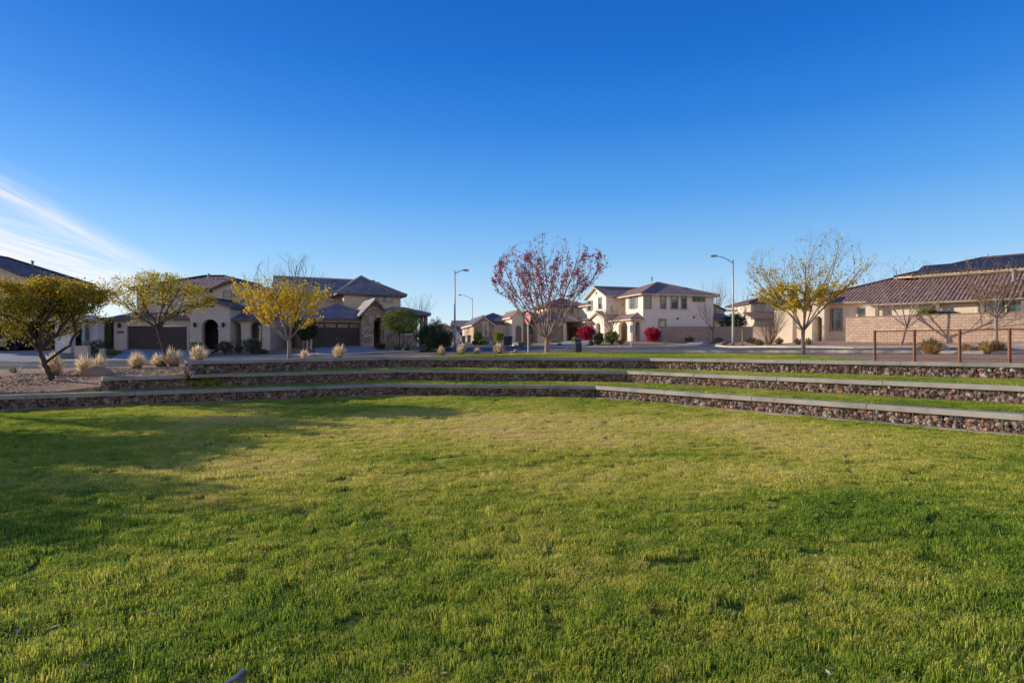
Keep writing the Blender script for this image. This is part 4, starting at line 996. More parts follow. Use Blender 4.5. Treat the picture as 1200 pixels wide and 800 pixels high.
def grow(seed,start,dir0,length,r0,levels,cfg):
    """recursive limbs; returns list of (points,radii,level)"""
    rnd=random.Random(seed); out=[]
    def br(p,d,Ln,r,lv):
        n=max(3,int(Ln/cfg.get('seg',.22))); pts=[p.copy()]; rad=[r]; d=d.normalized(); q=p.copy()
        wob=cfg['wob'][min(lv,len(cfg['wob'])-1)]; up=cfg['up'][min(lv,len(cfg['up'])-1)]
        tip=cfg.get('tip',.35) if lv<levels else .25
        for i in range(n):
            d=(d+Vector((rnd.gauss(0,wob),rnd.gauss(0,wob),rnd.gauss(0,wob)))+Vector((0,0,up))/n*2).normalized()
            q=q+d*(Ln/n); pts.append(q.copy()); rad.append(r*(1-(1-tip)*(i+1)/n))
        out.append((pts,rad,lv))
        if lv>=levels: return
        k=cfg['kids'][min(lv,len(cfg['kids'])-1)]; a0=rnd.uniform(0,6.28)
        for j in range(k):
            t=cfg['from'][min(lv,len(cfg['from'])-1)]; t=t+(1-t)*((j+.5)/k)**.9; i=min(n-1,int(t*n)); f=t*n-i
            base=pts[i].lerp(pts[i+1],min(1,f)); dd=(pts[i+1]-pts[i]).normalized()
            ang=cfg['ang'][min(lv,len(cfg['ang'])-1)]*rnd.uniform(.7,1.3); a0+=2.4+rnd.uniform(-.4,.4)
            ax=dd.cross(Vector((math.cos(a0),math.sin(a0),.3))).normalized(); nd=(Matrix.Rotation(R(ang),3,ax)@dd)
            sc=cfg['ratio'][min(lv,len(cfg['ratio'])-1)]*rnd.uniform(.75,1.2)*(1.15-.45*t if lv>0 else 1)
            br(base,nd,Ln*sc,max(.004,rad[i]*cfg.get('rr',.62)),lv+1)
    br(Vector(start),Vector(dir0),length,r0,0); return out
def tree(name,label,pos,limbs,bark,leafmat,leafn=4,leaf=.07,leaf_fn=None,minlv=2,seed=1,group='street trees around the park',crown2=None,crownjit=.08,clump=1.9,rz=0,sides=(8,6,5,3,3,3)):
    root=thing(name,label,'tree',pos,rz,group); tb=MB(); lb=MB(); lb2=MB(); rnd=random.Random(seed)
    for pts,rad,lv in limbs:
        tb.tube(pts,rad,sides[min(lv,5)],cap=lv==0)
        if leafmat is None or lv<minlv: continue
        for i in range(1,len(pts)):
            n=leafn
            if leaf_fn: n=leafn*leaf_fn(pts[i],lv)
            cl=mnoise.noise(pts[i]*clump+Vector((seed,seed*.7,0))); n*=max(.12,1.0+2.6*cl)
            n=int(n)+(1 if rnd.random()<n-int(n) else 0)
            for _ in range(n):
                p=pts[i-1].lerp(pts[i],rnd.random())+Vector((rnd.gauss(0,crownjit),rnd.gauss(0,crownjit),rnd.gauss(0,crownjit)))
                a=Vector((rnd.gauss(0,1),rnd.gauss(0,1),rnd.gauss(-.3,1))).normalized(); b=a.cross(Vector((rnd.gauss(0,1),rnd.gauss(0,1),rnd.gauss(0,1)))).normalized(); s=leaf*rnd.uniform(.6,1.4)
                tgt=lb2 if (crown2 and crown2[1](p,rnd)) else lb
                tgt.add([p,p+a*s*.5+b*s*.33,p+a*s,p+a*s*.5-b*s*.33],[(0,1,2,3)])
    tb.build('trunk',bark,root,smooth=True,fix=False)
    if lb.v:
        c=lb.build('crown',leafmat,root,fix=False)
        if lb2.v: lb2.build('leaf_cluster',crown2[0],c,fix=False)
    return root
def at(px,D,dz=0): x=wx(px,D); return Vector((x,D,hgt(x,D)+dz))

# gold green multi stemmed tree on the gravel at the left
def spread_tree(seed,pos,stems,label,H_,R_,leafmat,crown2,n_leaf,leaf,cz,flat,cfgx={},rz=0,bark=None,name='mesquite_tree'):
    limbs=[]; rnd=random.Random(seed)
    for k,(pts,rad) in enumerate(stems):
        P_=[Vector(p) for p in pts]; n=len(P_); fine=[];rr=[]
        for i in range(n-1):
            for j in range(4):
                t=j/4; q=P_[i].lerp(P_[i+1],t)+Vector((rnd.gauss(0,.012),rnd.gauss(0,.012),0)); fine.append(q); rr.append(rad[i]+(rad[i+1]-rad[i])*t)
        fine.append(P_[-1]); rr.append(rad[-1]); limbs.append((fine,rr,0))
        cfg=dict(wob=[.12,.16,.2],up=[.1,.02,0],kids=[5,5,4],ang=[38,45,50],ratio=[.62,.6,.6],seg=.16,rr=.6)
        cfg['from']=[.15,.2,.2]; cfg.update(cfgx)
        tipd=(P_[-1]-P_[-2]).normalized()
        for j in range(4):
            a=j*1.57+k*1.3+rnd.uniform(-.3,.3); d=(tipd*.6+Vector((math.cos(a)*.9,math.sin(a)*.9,.55))).normalized()
            for l in grow(seed*31+k*7+j,P_[-1],d,R_*rnd.uniform(.62,.95),rad[-1]*.8,2,cfg): limbs.append((l[0],l[1],l[2]+1))
    # squash inside the crown envelope
    c=Vector(cz[0]); rx,rz_=cz[1],cz[2]
    def env(p):
        q=p-c; k=math.sqrt((q.x/rx)**2+(q.y/rx)**2+(q.z/rz_)**2); 
        if k>1 and p.z>cz[3]: q=q*(1/k)*(1+.10*math.sin(p.x*5)+.08*math.cos(p.y*7+p.x*3)); return c+q
        return p
    limbs=[([env(p) if lv>0 else p for p in pts],rad,lv) for pts,rad,lv in limbs]
    return tree(name,label,pos,limbs,bark or m_barkd,leafmat,leafn=n_leaf,leaf=leaf,minlv=2,seed=seed,crown2=crown2,crownjit=.10,rz=rz,sides=(8,6,5,3,3,3))
p1=at(61,22,-.03)
S1=[([(0.02,0,0),(-.28,.02,.55),(-.45,0,1.0)],[.105,.085,.07]),([(-.45,0,.98),(-.75,.05,1.35),(-.9,.1,1.9)],[.065,.05,.04]),([(-.45,0,1.0),(-.42,-.05,1.4),(-.35,-.1,1.95)],[.06,.05,.04]),
    ([(-.3,0,.6),(.1,.1,.95),(.55,.1,1.25),(.78,.1,1.7),(.8,.05,2.05)],[.055,.05,.045,.04,.035]),([(-.42,.02,1.1),(-.15,.35,1.6),(-.0,.5,2.1)],[.05,.04,.035])]
spread_tree(11,p1,S1,'broad crowned tree with dark leaning stems and gold tipped leaves at the far left',3.7,2.7,L_mes,(L_mestop,lambda p,r:(p.z>2.95 and r.random()<.8) or r.random()<.14),14,.075,((-.05,.1,2.50),2.3,.98,1.5),0)
p2=at(193.5,31,-.03)
S2=[([(0,0,0),(-.16,0,.35),(0.02,0,.7),(-.25,.05,1.45),(-.42,.05,2.0)],[.12,.10,.085,.075,.065]),([(-.42,.05,1.95),(-.9,.1,2.35),(-1.2,.1,2.5)],[.05,.04,.03]),([(-.4,.05,2.0),(.1,.0,2.5),(.65,0,2.75)],[.055,.045,.035]),([(-.42,.05,2.0),(-.4,.2,2.7),(-.3,.3,3.1)],[.05,.04,.03])]
spread_tree(23,p2,S2,'airy yellow green tree with one crooked leaning trunk before the grey arched house',4.7,2.9,L_pal,(L_yel,lambda p,r:r.random()<.3),3.3,.085,((-.45,.1,3.25),2.75,1.45,1.9),0)
# two more trees just past the left edge of the photo; their shadows lie on the lawn
po=Vector((-18.7,18.5,hgt(-18.7,18.5)))
spread_tree(37,po,S1,'gold tipped tree on the gravel just outside the left edge of the photo',3.7,1.75,L_mes,(L_mestop,lambda p,r:r.random()<.4),7,.085,((-.05,.1,2.55),2.2,1.1,1.6),0,rz=1.4)
big1=spread_tree(41,Vector((-23.8,16.4,hgt(-23.8,16.4))),S1,'second gold tipped tree on the gravel, further outside the left edge',3.7,1.75,L_mes,(L_mestop,lambda p,r:r.random()<.4),6,.085,((-.05,.1,2.35),2.2,1.0,1.5),0,rz=3.0)
big2=spread_tree(43,Vector((-20.5,11.6,0)),S1,'gold tipped tree standing on the lawn outside the left edge of the photo',3.7,1.75,L_mes,(L_mestop,lambda p,r:r.random()<.4),6,.085,((-.05,.1,2.75),2.4,1.2,1.5),0,rz=.4)

big1.scale=(1.4,)*3; big2.scale=(1.25,)*3
def vase_tree(seed,pos,label,trunk_h,r0,n_main,Ln,spread,cfgx,bark,leafmat,leafn,leaf,leaf_fn,env,crown2=None,levels=3,name='street_tree',lean=0,rz=0,group='street trees around the park'):
    rnd=random.Random(seed); limbs=[]
    tp=[Vector((lean*t*trunk_h+rnd.gauss(0,.008),rnd.gauss(0,.008),t*trunk_h)) for t in [0,.08,.3,.6,.85,1]]
    limbs.append((tp,[r0*1.45,r0*1.12,r0,r0*.93,r0*.95,r0*.9],0))
    cfg=dict(wob=[.05,.06,.08,.1],up=[.28,.22,.12,.05],kids=[7,6,4],ang=[26,30,34],ratio=[.55,.5,.5],seg=.25,rr=.58,tip=.3); cfg['from']=[.22,.15,.15]; cfg.update(cfgx)
    for j in range(n_main):
        a=j*2*PI/n_main+rnd.uniform(-.35,.35); s=spread*rnd.uniform(.55,1.1) if j>0 else spread*.15
        d=Vector((math.cos(a)*s,math.sin(a)*s,1)).normalized()
        st=tp[-1]-Vector((0,0,rnd.uniform(0,.14)*trunk_h))
        for l in grow(seed*17+j,st,d,Ln*rnd.uniform(.82,1.08),r0*rnd.uniform(.34,.5),levels-1,cfg): limbs.append((l[0],l[1],l[2]+1))
    if env:
        (cx,cz_,rx,rz_)=env
        def e(p):
            if p.z<trunk_h*1.15: return p
            q=Vector((p.x-cx,p.y,p.z-cz_)); k=math.sqrt((q.x/rx)**2+(q.y/rx)**2+(q.z/rz_)**2)
            if k>1: 
                q=q/k*(1+.35*(k-1) if k<1.5 else 1.17); return Vector((cx+q.x,q.y,cz_+q.z))
            return p
        limbs=[([e(p) if lv>0 else p for p in pts],rad,lv) for pts,rad,lv in limbs]
    return tree(name,label,pos,limbs,bark,leafmat,leafn=leafn,leaf=leaf,leaf_fn=leaf_fn,minlv=2,seed=seed,crown2=crown2,crownjit=.05,rz=rz,sides=(10,6,5,3,3,3),group=group)
p3=at(339,33.5,-.05)
vase_tree(51,p3,'bright yellow tree with pale forked trunk and bare upper twigs, behind the uppermost gabion wall',1.25,.12,9,3.9,1.15,dict(kids=[8,7,5],up=[.22,.16,.1,.05]),m_bark,L_yel,5.6,.11,
   lambda p,lv:(1.6 if p.z<3.9 else max(0,.6-(p.z-3.9)*.7))*(1 if p.z>1.7 else .6),(.05,3.3,2.75,2.45))
p4=at(641,38,-.03)
vase_tree(61,p4,'vase shaped tree with sparse dark red leaves and bare limbs beside the stop sign',.75,.16,11,6.3,1.0,dict(kids=[8,7,5],ratio=[.45,.45,.5],up=[.20,.22,.15,.05],ang=[24,30,36],rr=.5),m_barkw,L_red,1.9,.105,
   lambda p,lv:(1.25 if p.z>3.0 else .2)*(1.2 if p.z<6.1 else .3)*(2.6 if mnoise.noise(p*2.2)>.12 else .35),(.3,4.1,3.4,3.0))
p5=at(941,31.5,-.03)
vase_tree(71,p5,'tree with yellow leaves low in the crown and long bare upper branches, on the verge',1.35,.10,10,4.7,1.05,dict(kids=[9,7,5],ratio=[.45,.5,.5],up=[.16,.14,.10,.05],rr=.5),m_bark,L_yel,8.5,.095,
   lambda p,lv:(1.9 if (p.z<3.7 and abs(p.x+.4)<1.7) else (.12 if p.z<5.0 else .02)),(.35,3.45,3.15,2.85),crown2=(L_ochre,lambda p,r:r.random()<.25))
p6=at(1056,41.5,-.03)
vase_tree(81,p6,'small bare leaning tree behind the rusty railing with thin tan trunk',1.35,.10,7,4.2,1.3,dict(kids=[8,7,5],up=[.1,.05,.05,0],rr=.55),m_barkw,L_ochre,.35,.07,None,(.3,3.0,4.2,2.6),lean=.28)
p7=at(1167,37.8,-.03)
vase_tree(91,p7,'small tree with forked pale trunk and ochre leaves before the sunlit block wall',1.9,.11,7,3.2,1.1,dict(kids=[8,7,5],up=[.1,.05,.05,0],rr=.55),m_barkw,L_ochre,2.4,.085,lambda p,lv:1 if 2.4<p.z<3.9 else .15,(.0,3.3,3.0,2.3))
vase_tree(95,at(835,62,0),'small bare tree before the shaded block wall beside the white corner house',1.5,.09,6,3.0,1.0,dict(kids=[6,5,4]),m_barkd,None,0,0,None,(0,3,2.6,2.4),name='bare_tree',group='bare trees in the distance')
vase_tree(97,at(492,60,0),'pale leafless desert tree rising behind the dark shrubs at the side street corner',1.0,.12,6,3.6,1.2,dict(kids=[7,6,4],wob=[.1,.12,.15,.15]),mat_noise('bark_greenish',(.30,.29,.20),(.42,.40,.30),rough=1,bump=0),None,0,0,None,(.3,2.6,3.6,2.6),name='bare_tree',group='bare trees in the distance')
vase_tree(99,at(838,84,.5),'bare tree on the skyline left of the tall street lamp, behind the corner house',2.4,.14,6,4.6,.9,{},m_barkw,None,0,0,None,(0,5,3.6,3.4),name='bare_tree',group='bare trees in the distance')
vase_tree(98,at(872,90,.5),'bare tree on the skyline right of the tall street lamp',2.0,.14,6,4.4,1.0,{},m_barkw,None,0,0,None,(0,4.5,3.8,3.2),name='bare_tree',group='bare trees in the distance')
vase_tree(101,at(717,60,0),'small half bare tree in front of the white corner house porch',1.2,.09,6,2.2,.8,dict(kids=[6,6,3]),m_barkw,mat_island('leaf_dusty',[(.28,.22,.13),(.38,.32,.20)],bump=0,trans=.3),1.3,.09,None,(0,2.7,1.7,1.5))
vase_tree(103,at(622,70,0),'slim leafless tree behind the limbs of the red leaved tree',1.5,.09,5,2.8,.8,dict(kids=[6,5,3]),m_barkd,None,0,0,None,(0,3,2,2.3),name='bare_tree',group='bare trees in the distance')
# thicket: big leafless shrub
def thicket(label,pos,n,h,w,mat,seed):
    root=thing('leafless_shrub',label,'shrub',pos,0,'shrubs in the front yards'); rnd=random.Random(seed); limbs=[];mb=MB()
    cfg=dict(wob=[.05,.08,.1],up=[.12,.1,.05],kids=[6,4],ang=[22,28],ratio=[.5,.45],seg=.25,rr=.55); cfg['from']=[.25,.2]
    for i in range(n):
        a=rnd.uniform(0,6.28); s=rnd.uniform(0,w/h*.95); 
        for l in grow(seed*7+i,(math.cos(a)*.15,math.sin(a)*.15,0),(math.cos(a)*s,math.sin(a)*s,1),h*rnd.uniform(.8,1.1),.022,2,cfg): mb.tube(l[0],l[1],3,cap=False)
    mb.build('stems',mat,root,fix=False); return root
thicket('large leafless straw coloured shrub in front of the right end of the shaded block wall',at(901,52,0),46,2.7,2.1,mat_noise('twig_straw',(.30,.22,.15),(.45,.35,.25),rough=1,bump=0),5)

# round clipped trees of the stone gabled house
def ball_tree(label,px,py,D,wpx,hpx,zc_px,mat,seed,group='clipped trees by the stone gabled house'):
    s=D/F; x=wx(px,D); z0=hgt(x,D); root=bushy('clipped_tree',label,(x,D,z0),wpx*s/2,wpx*s/2,hpx*s/2,mat,n=5200,leaf=.10,seed=seed,cat='tree',group=group,hollow=.72)
    cz=wz(zc_px,D)-z0
    for c in root.children:
        if c.name.startswith('foliage'): c.name='crown'; c.location.z=cz-hpx*s/2
        else: c.name='trunk'
    st=[c for c in root.children if c.name.startswith('trunk')][0]; me=MB().tube([(-.1,0,-.1),(-.12,0,cz*.6),(-.2,0,cz)],[.08,.06,.05],7).tube([(.15,0,-.1),(.2,.1,cz*.6),(.3,0,cz)],[.07,.05,.04],7)
    m2=bpy.data.meshes.new('trunk'); m2.from_pydata(me.v,[],me.f); m2.materials.append(m_barkd); st.data=m2
    return root
ball_tree('wide round clipped green tree right of the stone entry arch',469.5,405,47.5,44,31,376,G_mid,5)
ball_tree('small dark round clipped tree left of the brown garage door with small windows',359.5,406,48.5,25,25,386,G_dark,6)

# shrubs --------------------------------------------------------------
bush_at(229.5,412,47.0,16,16,G_yel,'squarish yellow green clipped shrub left of the dark arched entry',seed=11,box=True,n=1500)
bush_at(263.5,412,47.2,19,16,G_dark,'rounded dark green shrub right of the dark arched entry',seed=12,n=1500)
bush_at(295,412,46.8,26,20,G_dark,'large rounded dark green shrub in front of the arched porch',seed=13,n=1900)
bush_at(280,412,47.8,11,10,G_olive,'small dusty olive shrub between the two dark porch shrubs',seed=14,n=500)
bush_at(308,412,47.0,14,5,G_olive,'low brown groundcover clump at the right end of the arched porch',seed=15,n=400)
bush_at(113,412,46.3,27,16,G_dark,'dark round shrub beside the white house side wall',seed=16,n=1700)
bush_at(132,413,45.6,20,7,G_mid,'low green shrub at the foot of the grey house left pillar',seed=17,n=800)
bush_at(119,408,50,20,38,G_mid,'tall loose shrub filling the gap between the white and grey houses',seed=18,n=2200,leaf=.1)
bush_at(445.5,407,49.5,14,7,G_dark,'low clipped dark green shrub before the stone arch',seed=19,n=900)
bush_at(466,408,48,10,6,G_mid,'low pale green shrub under the wide clipped tree',seed=20,n=500)
bush_at(502,412,47.5,33,31,G_dark,'big dark shrub at the side street corner, left of the street lamp foot',seed=21,n=4200,leaf=.1)
bush_at(519,410,49,24,24,G_dark,'second big dark shrub touching the street lamp foot',seed=22,n=2800,leaf=.1)
bush_at(511,404,52,28,34,G_olive,'tall olive green shrub behind the two big dark shrubs',seed=23,n=2600,leaf=.1)
bush_at(477,409,47,8,9,G_olive,'small brown shrub between clipped tree and big dark shrubs',seed=24,n=400)
bush_at(559.5,401,74,11,14,G_mid,'round green topiary shrub before the tan stone gable',seed=25,n=1300,leaf=.12)
bush_at(585,400,72,15,14,G_yel,'square yellow green hedge right of the tan stone gable',seed=26,box=True,n=1600,leaf=.12)
for i,(px,wp,hp,mt,lb) in enumerate([(556,7,6,G_dark,'small dark green shrub left of three in the stone gable front yard'),(563,8,6,G_mid,'middle green shrub in the stone gable front yard'),(570.5,8,5,G_mid,'right hand green shrub in the stone gable front yard'),(584,10,5,G_yel,'low yellow green shrub under the square hedge')]):
    bush_at(px,401,70,wp,hp,mt,lb,seed=30+i,n=500,leaf=.12)
bush_at(611,403,60,9,5,G_yel,'low yellow green shrub left of the stop sign post, by the far kerb',seed=41,n=500); bush_at(618.5,403,60,9,4.5,mat_island('leaf_straw',[(.45,.30,.08),(.6,.42,.15)],bump=0,trans=.3),'low golden shrub right behind the stop sign post',seed=42,n=500)
bush_at(655.5,404,58,6,3.5,G_olive,'tiny olive shrub in the gravel strip behind the red leaved tree',seed=43,n=250)
bush_at(673.5,399,62,8,9,G_yel,'yellow green shrub left of the red bougainvillea',seed=44,n=700)
bush_at(687,400,60,22,17,G_red,'red flowering bougainvillea before the tan garage of the corner house',seed=45,n=2200,leaf=.12,dz=.45)
bush_at(692.5,401,59,6,6,G_olive,'small dusty shrub below the red bougainvillea',seed=46,n=400)
bush_at(702,400,60,13,14,G_mid,'green shrub between bougainvillea and entry arch of the corner house',seed=47,n=1300,leaf=.1)
bush_at(717,401,59,17,17,G_mid,'large rounded green shrub in front of the corner house porch arch',seed=48,n=1900,leaf=.1)
bush_at(700.5,402,58.5,10,6,G_dark,'low dark shrub in the corner house gravel bed',seed=49,n=500)
bush_at(727.5,400,59,10,6,G_yel,'low yellow green shrub right of the large porch shrub',seed=50,n=600)
bush_at(765,400,64,20,18,G_red,'round dark red bougainvillea against the end of the shaded block wall',seed=51,n=2600,leaf=.12)
bush_at(808,401,62.5,12,8,G_dark,'dark low shrub against the shaded block wall',seed=52,n=700)
bush_at(842,401,62,11,7,G_dark,'second dark low shrub against the shaded block wall, left of the tall lamp',seed=53,n=700)
bush_at(881,399,59,14,8,G_dark,'dark low shrub against the block wall right of the tall lamp',seed=54,n=700)
bush_at(862,388,72,26,20,G_dark,'dark green tree top showing over the shaded block wall beside the tall lamp',seed=55,n=2200,leaf=.14,dz=1.2,name='garden_tree',cat='tree')
bush_at(1086,372,43.6,22,18,G_yel,'bright green bush showing over the sunlit block wall',seed=56,n=2600,leaf=.1,dz=1.35)
bush_at(1112,372,43.2,22,12,G_grey,'grey leafed bush showing over the sunlit block wall, right of the bright green one',seed=57,n=1400,leaf=.09,dz=1.5)
bush_at(780,402,60,5,3,mat_plain('straw',(.4,.3,.2)),'small dry tuft by the kerb under the four tall windows',seed=58,n=200)

# ornamental grasses ----------------------------------------------------
m_fount=mat_island('fountain_grass',[(.66,.48,.24),(.88,.72,.46),(.95,.86,.68),(.55,.44,.20)],bump=0,trans=.45,rough=.7)
m_fountg=mat_island('fountain_grass_gold',[(.40,.27,.07),(.60,.42,.14),(.72,.52,.2)],bump=0,trans=.4,rough=.7)
def tuft(label,px,D,wpx,hpx,mat,seed,n=420,name='ornamental_grass',group='dry ornamental grasses along the kerb',spread=1.0,width=.010,cat='ornamental grass',py=None):
    s=D/F; pos=at(px,D,-.02)
    if py is not None: pos.z=wz(py,D)
    h=hpx*s*1.12; w=wpx*s/2*1.15
    root=thing(name,label,cat,pos,0,group); mb=MB(); rnd=random.Random(seed)
    for i in range(n):
        a=rnd.uniform(0,6.28); k=rnd.random()**.6; rr=k*w*spread; hh=h*(1-.40*k*k)*rnd.choice([rnd.uniform(.45,.85),rnd.uniform(.7,1.12)])*1.1
        d=Vector((math.cos(a),math.sin(a),0)); side=Vector((-d.y,d.x,0))*width*rnd.uniform(.6,1.3); b=d*rnd.uniform(0,.10)*min(1,w)
        p=[b,b+d*rr*.40+Vector((0,0,hh*.45)),b+d*rr*.85+Vector((0,0,hh*.82)),b+d*rr*1.25+Vector((0,0,hh*1.04))]
        f=1.0+.8*(rnd.random()<.3)
        mb.add([p[0]-side*.6,p[0]+side*.6,p[1]+side,p[1]-side,p[2]+side*f,p[2]-side*f,p[3]],[(0,1,2,3),(3,2,4,5),(5,4,6)])
    ln_=Vector((rnd.uniform(-.18,.18),rnd.uniform(-.1,.1),0)); ph=rnd.uniform(0,6.28)
    mb.v=[(x*(1+.28*math.sin(2*math.atan2(y,x)+ph)+.15*math.sin(5*math.atan2(y,x)+ph))+ln_.x*z,y+ln_.y*z,z*(1+.16*math.sin(3*math.atan2(y,x)+ph))) for x,y,z in mb.v]
    mb.build('blades',mat,root,fix=False)
    # dead thatch heart
    hb=MB()
    for i in range(int(n*.35)):
        a=rnd.uniform(0,6.28); rr=w*.5*rnd.random(); d=Vector((math.cos(a),math.sin(a),0)); side=Vector((-d.y,d.x,0))*width*1.5
        hb.add([d*rr-side,d*rr+side,d*rr*1.4+Vector((0,0,h*.45*rnd.uniform(.6,1)))],[(0,1,2)])
    hb.build('thatch',mat_plain('thatch',(.20,.15,.07),rough=1),root,fix=False)
    return root
tuft('large feathery straw grass tuft right behind the dark leaning stems of the left tree',64,24.2,24,21,m_fount,1,n=650)
tuft('straw grass tuft left of a pair, behind the brown boulder',101,25.6,20,17,m_fount,2,n=500)
tuft('straw grass tuft right of a pair, partly behind the brown boulder',114,25.2,16,18,m_fount,3,n=420)
tuft('rounded straw grass tuft alone in front of the brown garage door',160.5,29.5,19,16,m_fount,4,n=600)
tuft('straw grass tuft just left of the crooked tree trunk',187,31.4,15,12,m_fount,5,n=420)
tuft('straw grass tuft just right of the crooked tree trunk',204,31.2,18,17,m_fount,6,n=520)
tuft('straw grass tuft at the left end of the uppermost gabion wall',232.5,26.5,20,16,m_fount,7,n=560,py=424.5)
tuft('small wispy straw grass behind the wall, right of the yellow tree trunk',357.5,33.8,9,9,m_fount,8,n=160,py=421)
tuft('upright straw grass tuft before the driveway of the stone gabled house',397.5,34,12,14,m_fount,9,n=320,py=421)
for i,(px,w,h,lb) in enumerate([(517,8,8,'small rounded straw grass clump leftmost of four beside the verge'),(540.5,12,10,'rounded straw grass clump under the street lamps, largest of the left three'),(558.5,8,6,'low straw grass clump third from the left beside the verge'),(585,12,10,'pale rounded straw grass clump left of the two small boulders')]):
    tuft(lb,px,38.2,w,h,m_fount,20+i,n=500,spread=.85,width=.014)
tuft('golden grass clump inside the second bay of the rusty railing',1091.5,29.0,22,15,m_fountg,31,n=520,width=.012)
tuft('smaller golden grass clump at the third railing post',1133,29.4,15,10,m_fountg,32,n=360,width=.012)
tuft('wide golden grass clump left of a pair in the third railing bay',1157,28.8,18,13,m_fountg,33,n=440,width=.012)
tuft('wide golden grass clump right of a pair in the third railing bay',1171,29.0,20,13,m_fountg,34,n=440,width=.012)
tuft('low dry tuft on the gravel left of the small leaning tree',1066,40.5,9,4,m_fountg,35,n=160,width=.014)
for i,(px,D,w,h,lb) in enumerate([(890.5,50,12,7,'rounded dry clump right of the yucca with a stalk'),(912,51,14,7,'rounded grey green clump below the large leafless shrub'),(935,47,9,6,'dry clump left of the pale trunk on the verge'),(947,46,9,6,'dry clump right behind the pale trunk on the verge')]):
    tuft(lb,px,D,w,h,mat_island('clump_dry',[(.26,.19,.12),(.42,.32,.2),(.3,.27,.18)],bump=0,trans=.2),60+i,n=320,spread=.8,width=.016,group='dry clumps in the right gravel bed',name='dry_clump',cat='dry clump')
m_agave=mat_island('agave_dark',[(.035,.04,.035),(.07,.07,.06),(.11,.10,.09)],bump=0,rough=.6)
m_aloe=mat_island('aloe_pale',[(.22,.24,.12),(.36,.36,.20),(.48,.45,.28)],bump=0,rough=.6,trans=.1)
def rosette(name,label,pos,r,h,mat,n,seed,stalk=0,cat='desert plant',group=None):
    root=thing(name,label,cat,pos,0,group); mb=MB(); rnd=random.Random(seed)
    for i in range(n):
        a=i*2.4; el=rnd.uniform(.15,1.45); d=Vector((math.cos(a)*math.cos(el),math.sin(a)*math.cos(el),math.sin(el))); Ln=r/math.cos(.5)*rnd.uniform(.75,1.05) if el<1 else h*rnd.uniform(.8,1)
        s=Vector((-math.sin(a),math.cos(a),0))*.035*(r/.5); u=Vector((0,0,.015))
        mb.add([Vector((0,0,.02))-s*.7,Vector((0,0,.02))+s*.7,d*Ln*.5+s-u,d*Ln*.5-s-u,d*Ln,d*Ln*.5-Vector((0,0,.05*r))],[(0,1,2,5),(0,5,3),(2,4,5),(5,4,3)])
    mb.build('leaves',mat,root,fix=False)
    if stalk: MB().tube([(0,0,0),(.02,0,stalk*.5),(-.03,0,stalk)],[.05,.06,.03],7).build('flower_stalk',mat_plain('stalk_green',(.26,.30,.14),rough=.8),root)
    return root
rosette('agave','dark spiky agave behind the rusty railing in front of the sunlit block wall',at(1096,36.5),.75,.72,m_agave,60,1,group='desert plants in the gravel')
rosette('yucca','pale yucca with a tall green flower stalk at the foot of the tall street lamp',at(870,52),.45,.4,m_aloe,36,2,stalk=1.5,group='desert plants in the gravel')
rosette('aloe','pale aloe with one long thin bloom stem at the left edge of the gravel',at(17,26.3),.42,.40,m_aloe,46,3,stalk=.0,group='desert plants in the gravel')
rosette('agave','small grey green agave left of the dark tree trunk foot',at(31,21.2),.24,.26,m_aloe,28,4,group='desert plants in the gravel')
rosette('agave','green upright desert plant at the arched entry of the long tiled house',at(947.5,45.2),.35,.7,mat_island('agave_green',[(.10,.16,.03),(.2,.26,.06)],bump=0),34,5,group='desert plants in the gravel')
# boulders
m_boulder=mat_noise('boulder',(.30,.17,.10),(.46,.30,.19),scale=2.5,rough=.95,bump=.9,bscale=9,bdist=.06,c3=(.34,.26,.22))
def boulder(label,pos,sx,sy,sz,seed,mat=m_boulder,group='boulders in the gravel'):
    bm=bmesh.new(); bmesh.ops.create_icosphere(bm,subdivisions=3,radius=1)
    for v in bm.verts:
        k=1+.22*mnoise.noise(v.co*1.1+Vector((seed,0,0)))+.07*mnoise.noise(v.co*3+Vector((seed,0,0))); v.co=Vector((v.co.x*sx*k,v.co.y*sy*k,max(-.3,v.co.z)*sz*k))
    me=bpy.data.meshes.new('boulder'); bm.to_mesh(me); bm.free(); me.materials.append(mat); o=bpy.data.objects.new('boulder',me); COL.objects.link(o); o.location=pos
    for p in me.polygons:p.use_smooth=True
    return tag(o,label,'boulder',group)
boulder('large flat brown boulder in front of the pair of straw grass tufts',at(112,23.9,.05),.58,.40,.34,1)
b_=mat_noise('boulder_pale',(.40,.36,.32),(.58,.52,.46),scale=3,rough=.95,bump=.6)
boulder('small tan boulder left of a pair beside the stop sign post',at(600,38.4,.02),.13,.12,.13,2); boulder('taller tan boulder right of a pair beside the stop sign post',at(604.5,38.4,.04),.15,.13,.26,3)
boulder('grey boulder under the wide clipped tree',at(476.5,47.6,.1),.4,.3,.32,4,b_); boulder('pale flat boulder beside the small dark clipped tree',at(365,44.6,.05),.42,.3,.14,5,b_)
boulder('pale boulder at the foot of the dark agave',at(1107,36.2,.05),.28,.2,.22,6,b_)
for i,(px,w_) in enumerate([(352,.16),(360,.2),(371,.18)]): boulder(['small river stone in the gravel left of the pale flat boulder','river stone in the gravel just in front of the pale flat boulder','river stone right of the pale flat boulder'][i],at(px,44.4+i*.2,.02),w_,w_*.8,w_*.7,7+i,b_)
boulder('low tan boulder in the front yard of the tan stone gable',at(574,70,.1),.5,.3,.35,12,b_); boulder('second tan boulder beside the yellow green hedge',at(590,70,.1),.7,.4,.35,13,b_)
boulder('small orange brown rock behind the left end of the uppermost gabion wall',(wx(262,26.5),26.5,wz(424,26.5)),.16,.12,.14,14)

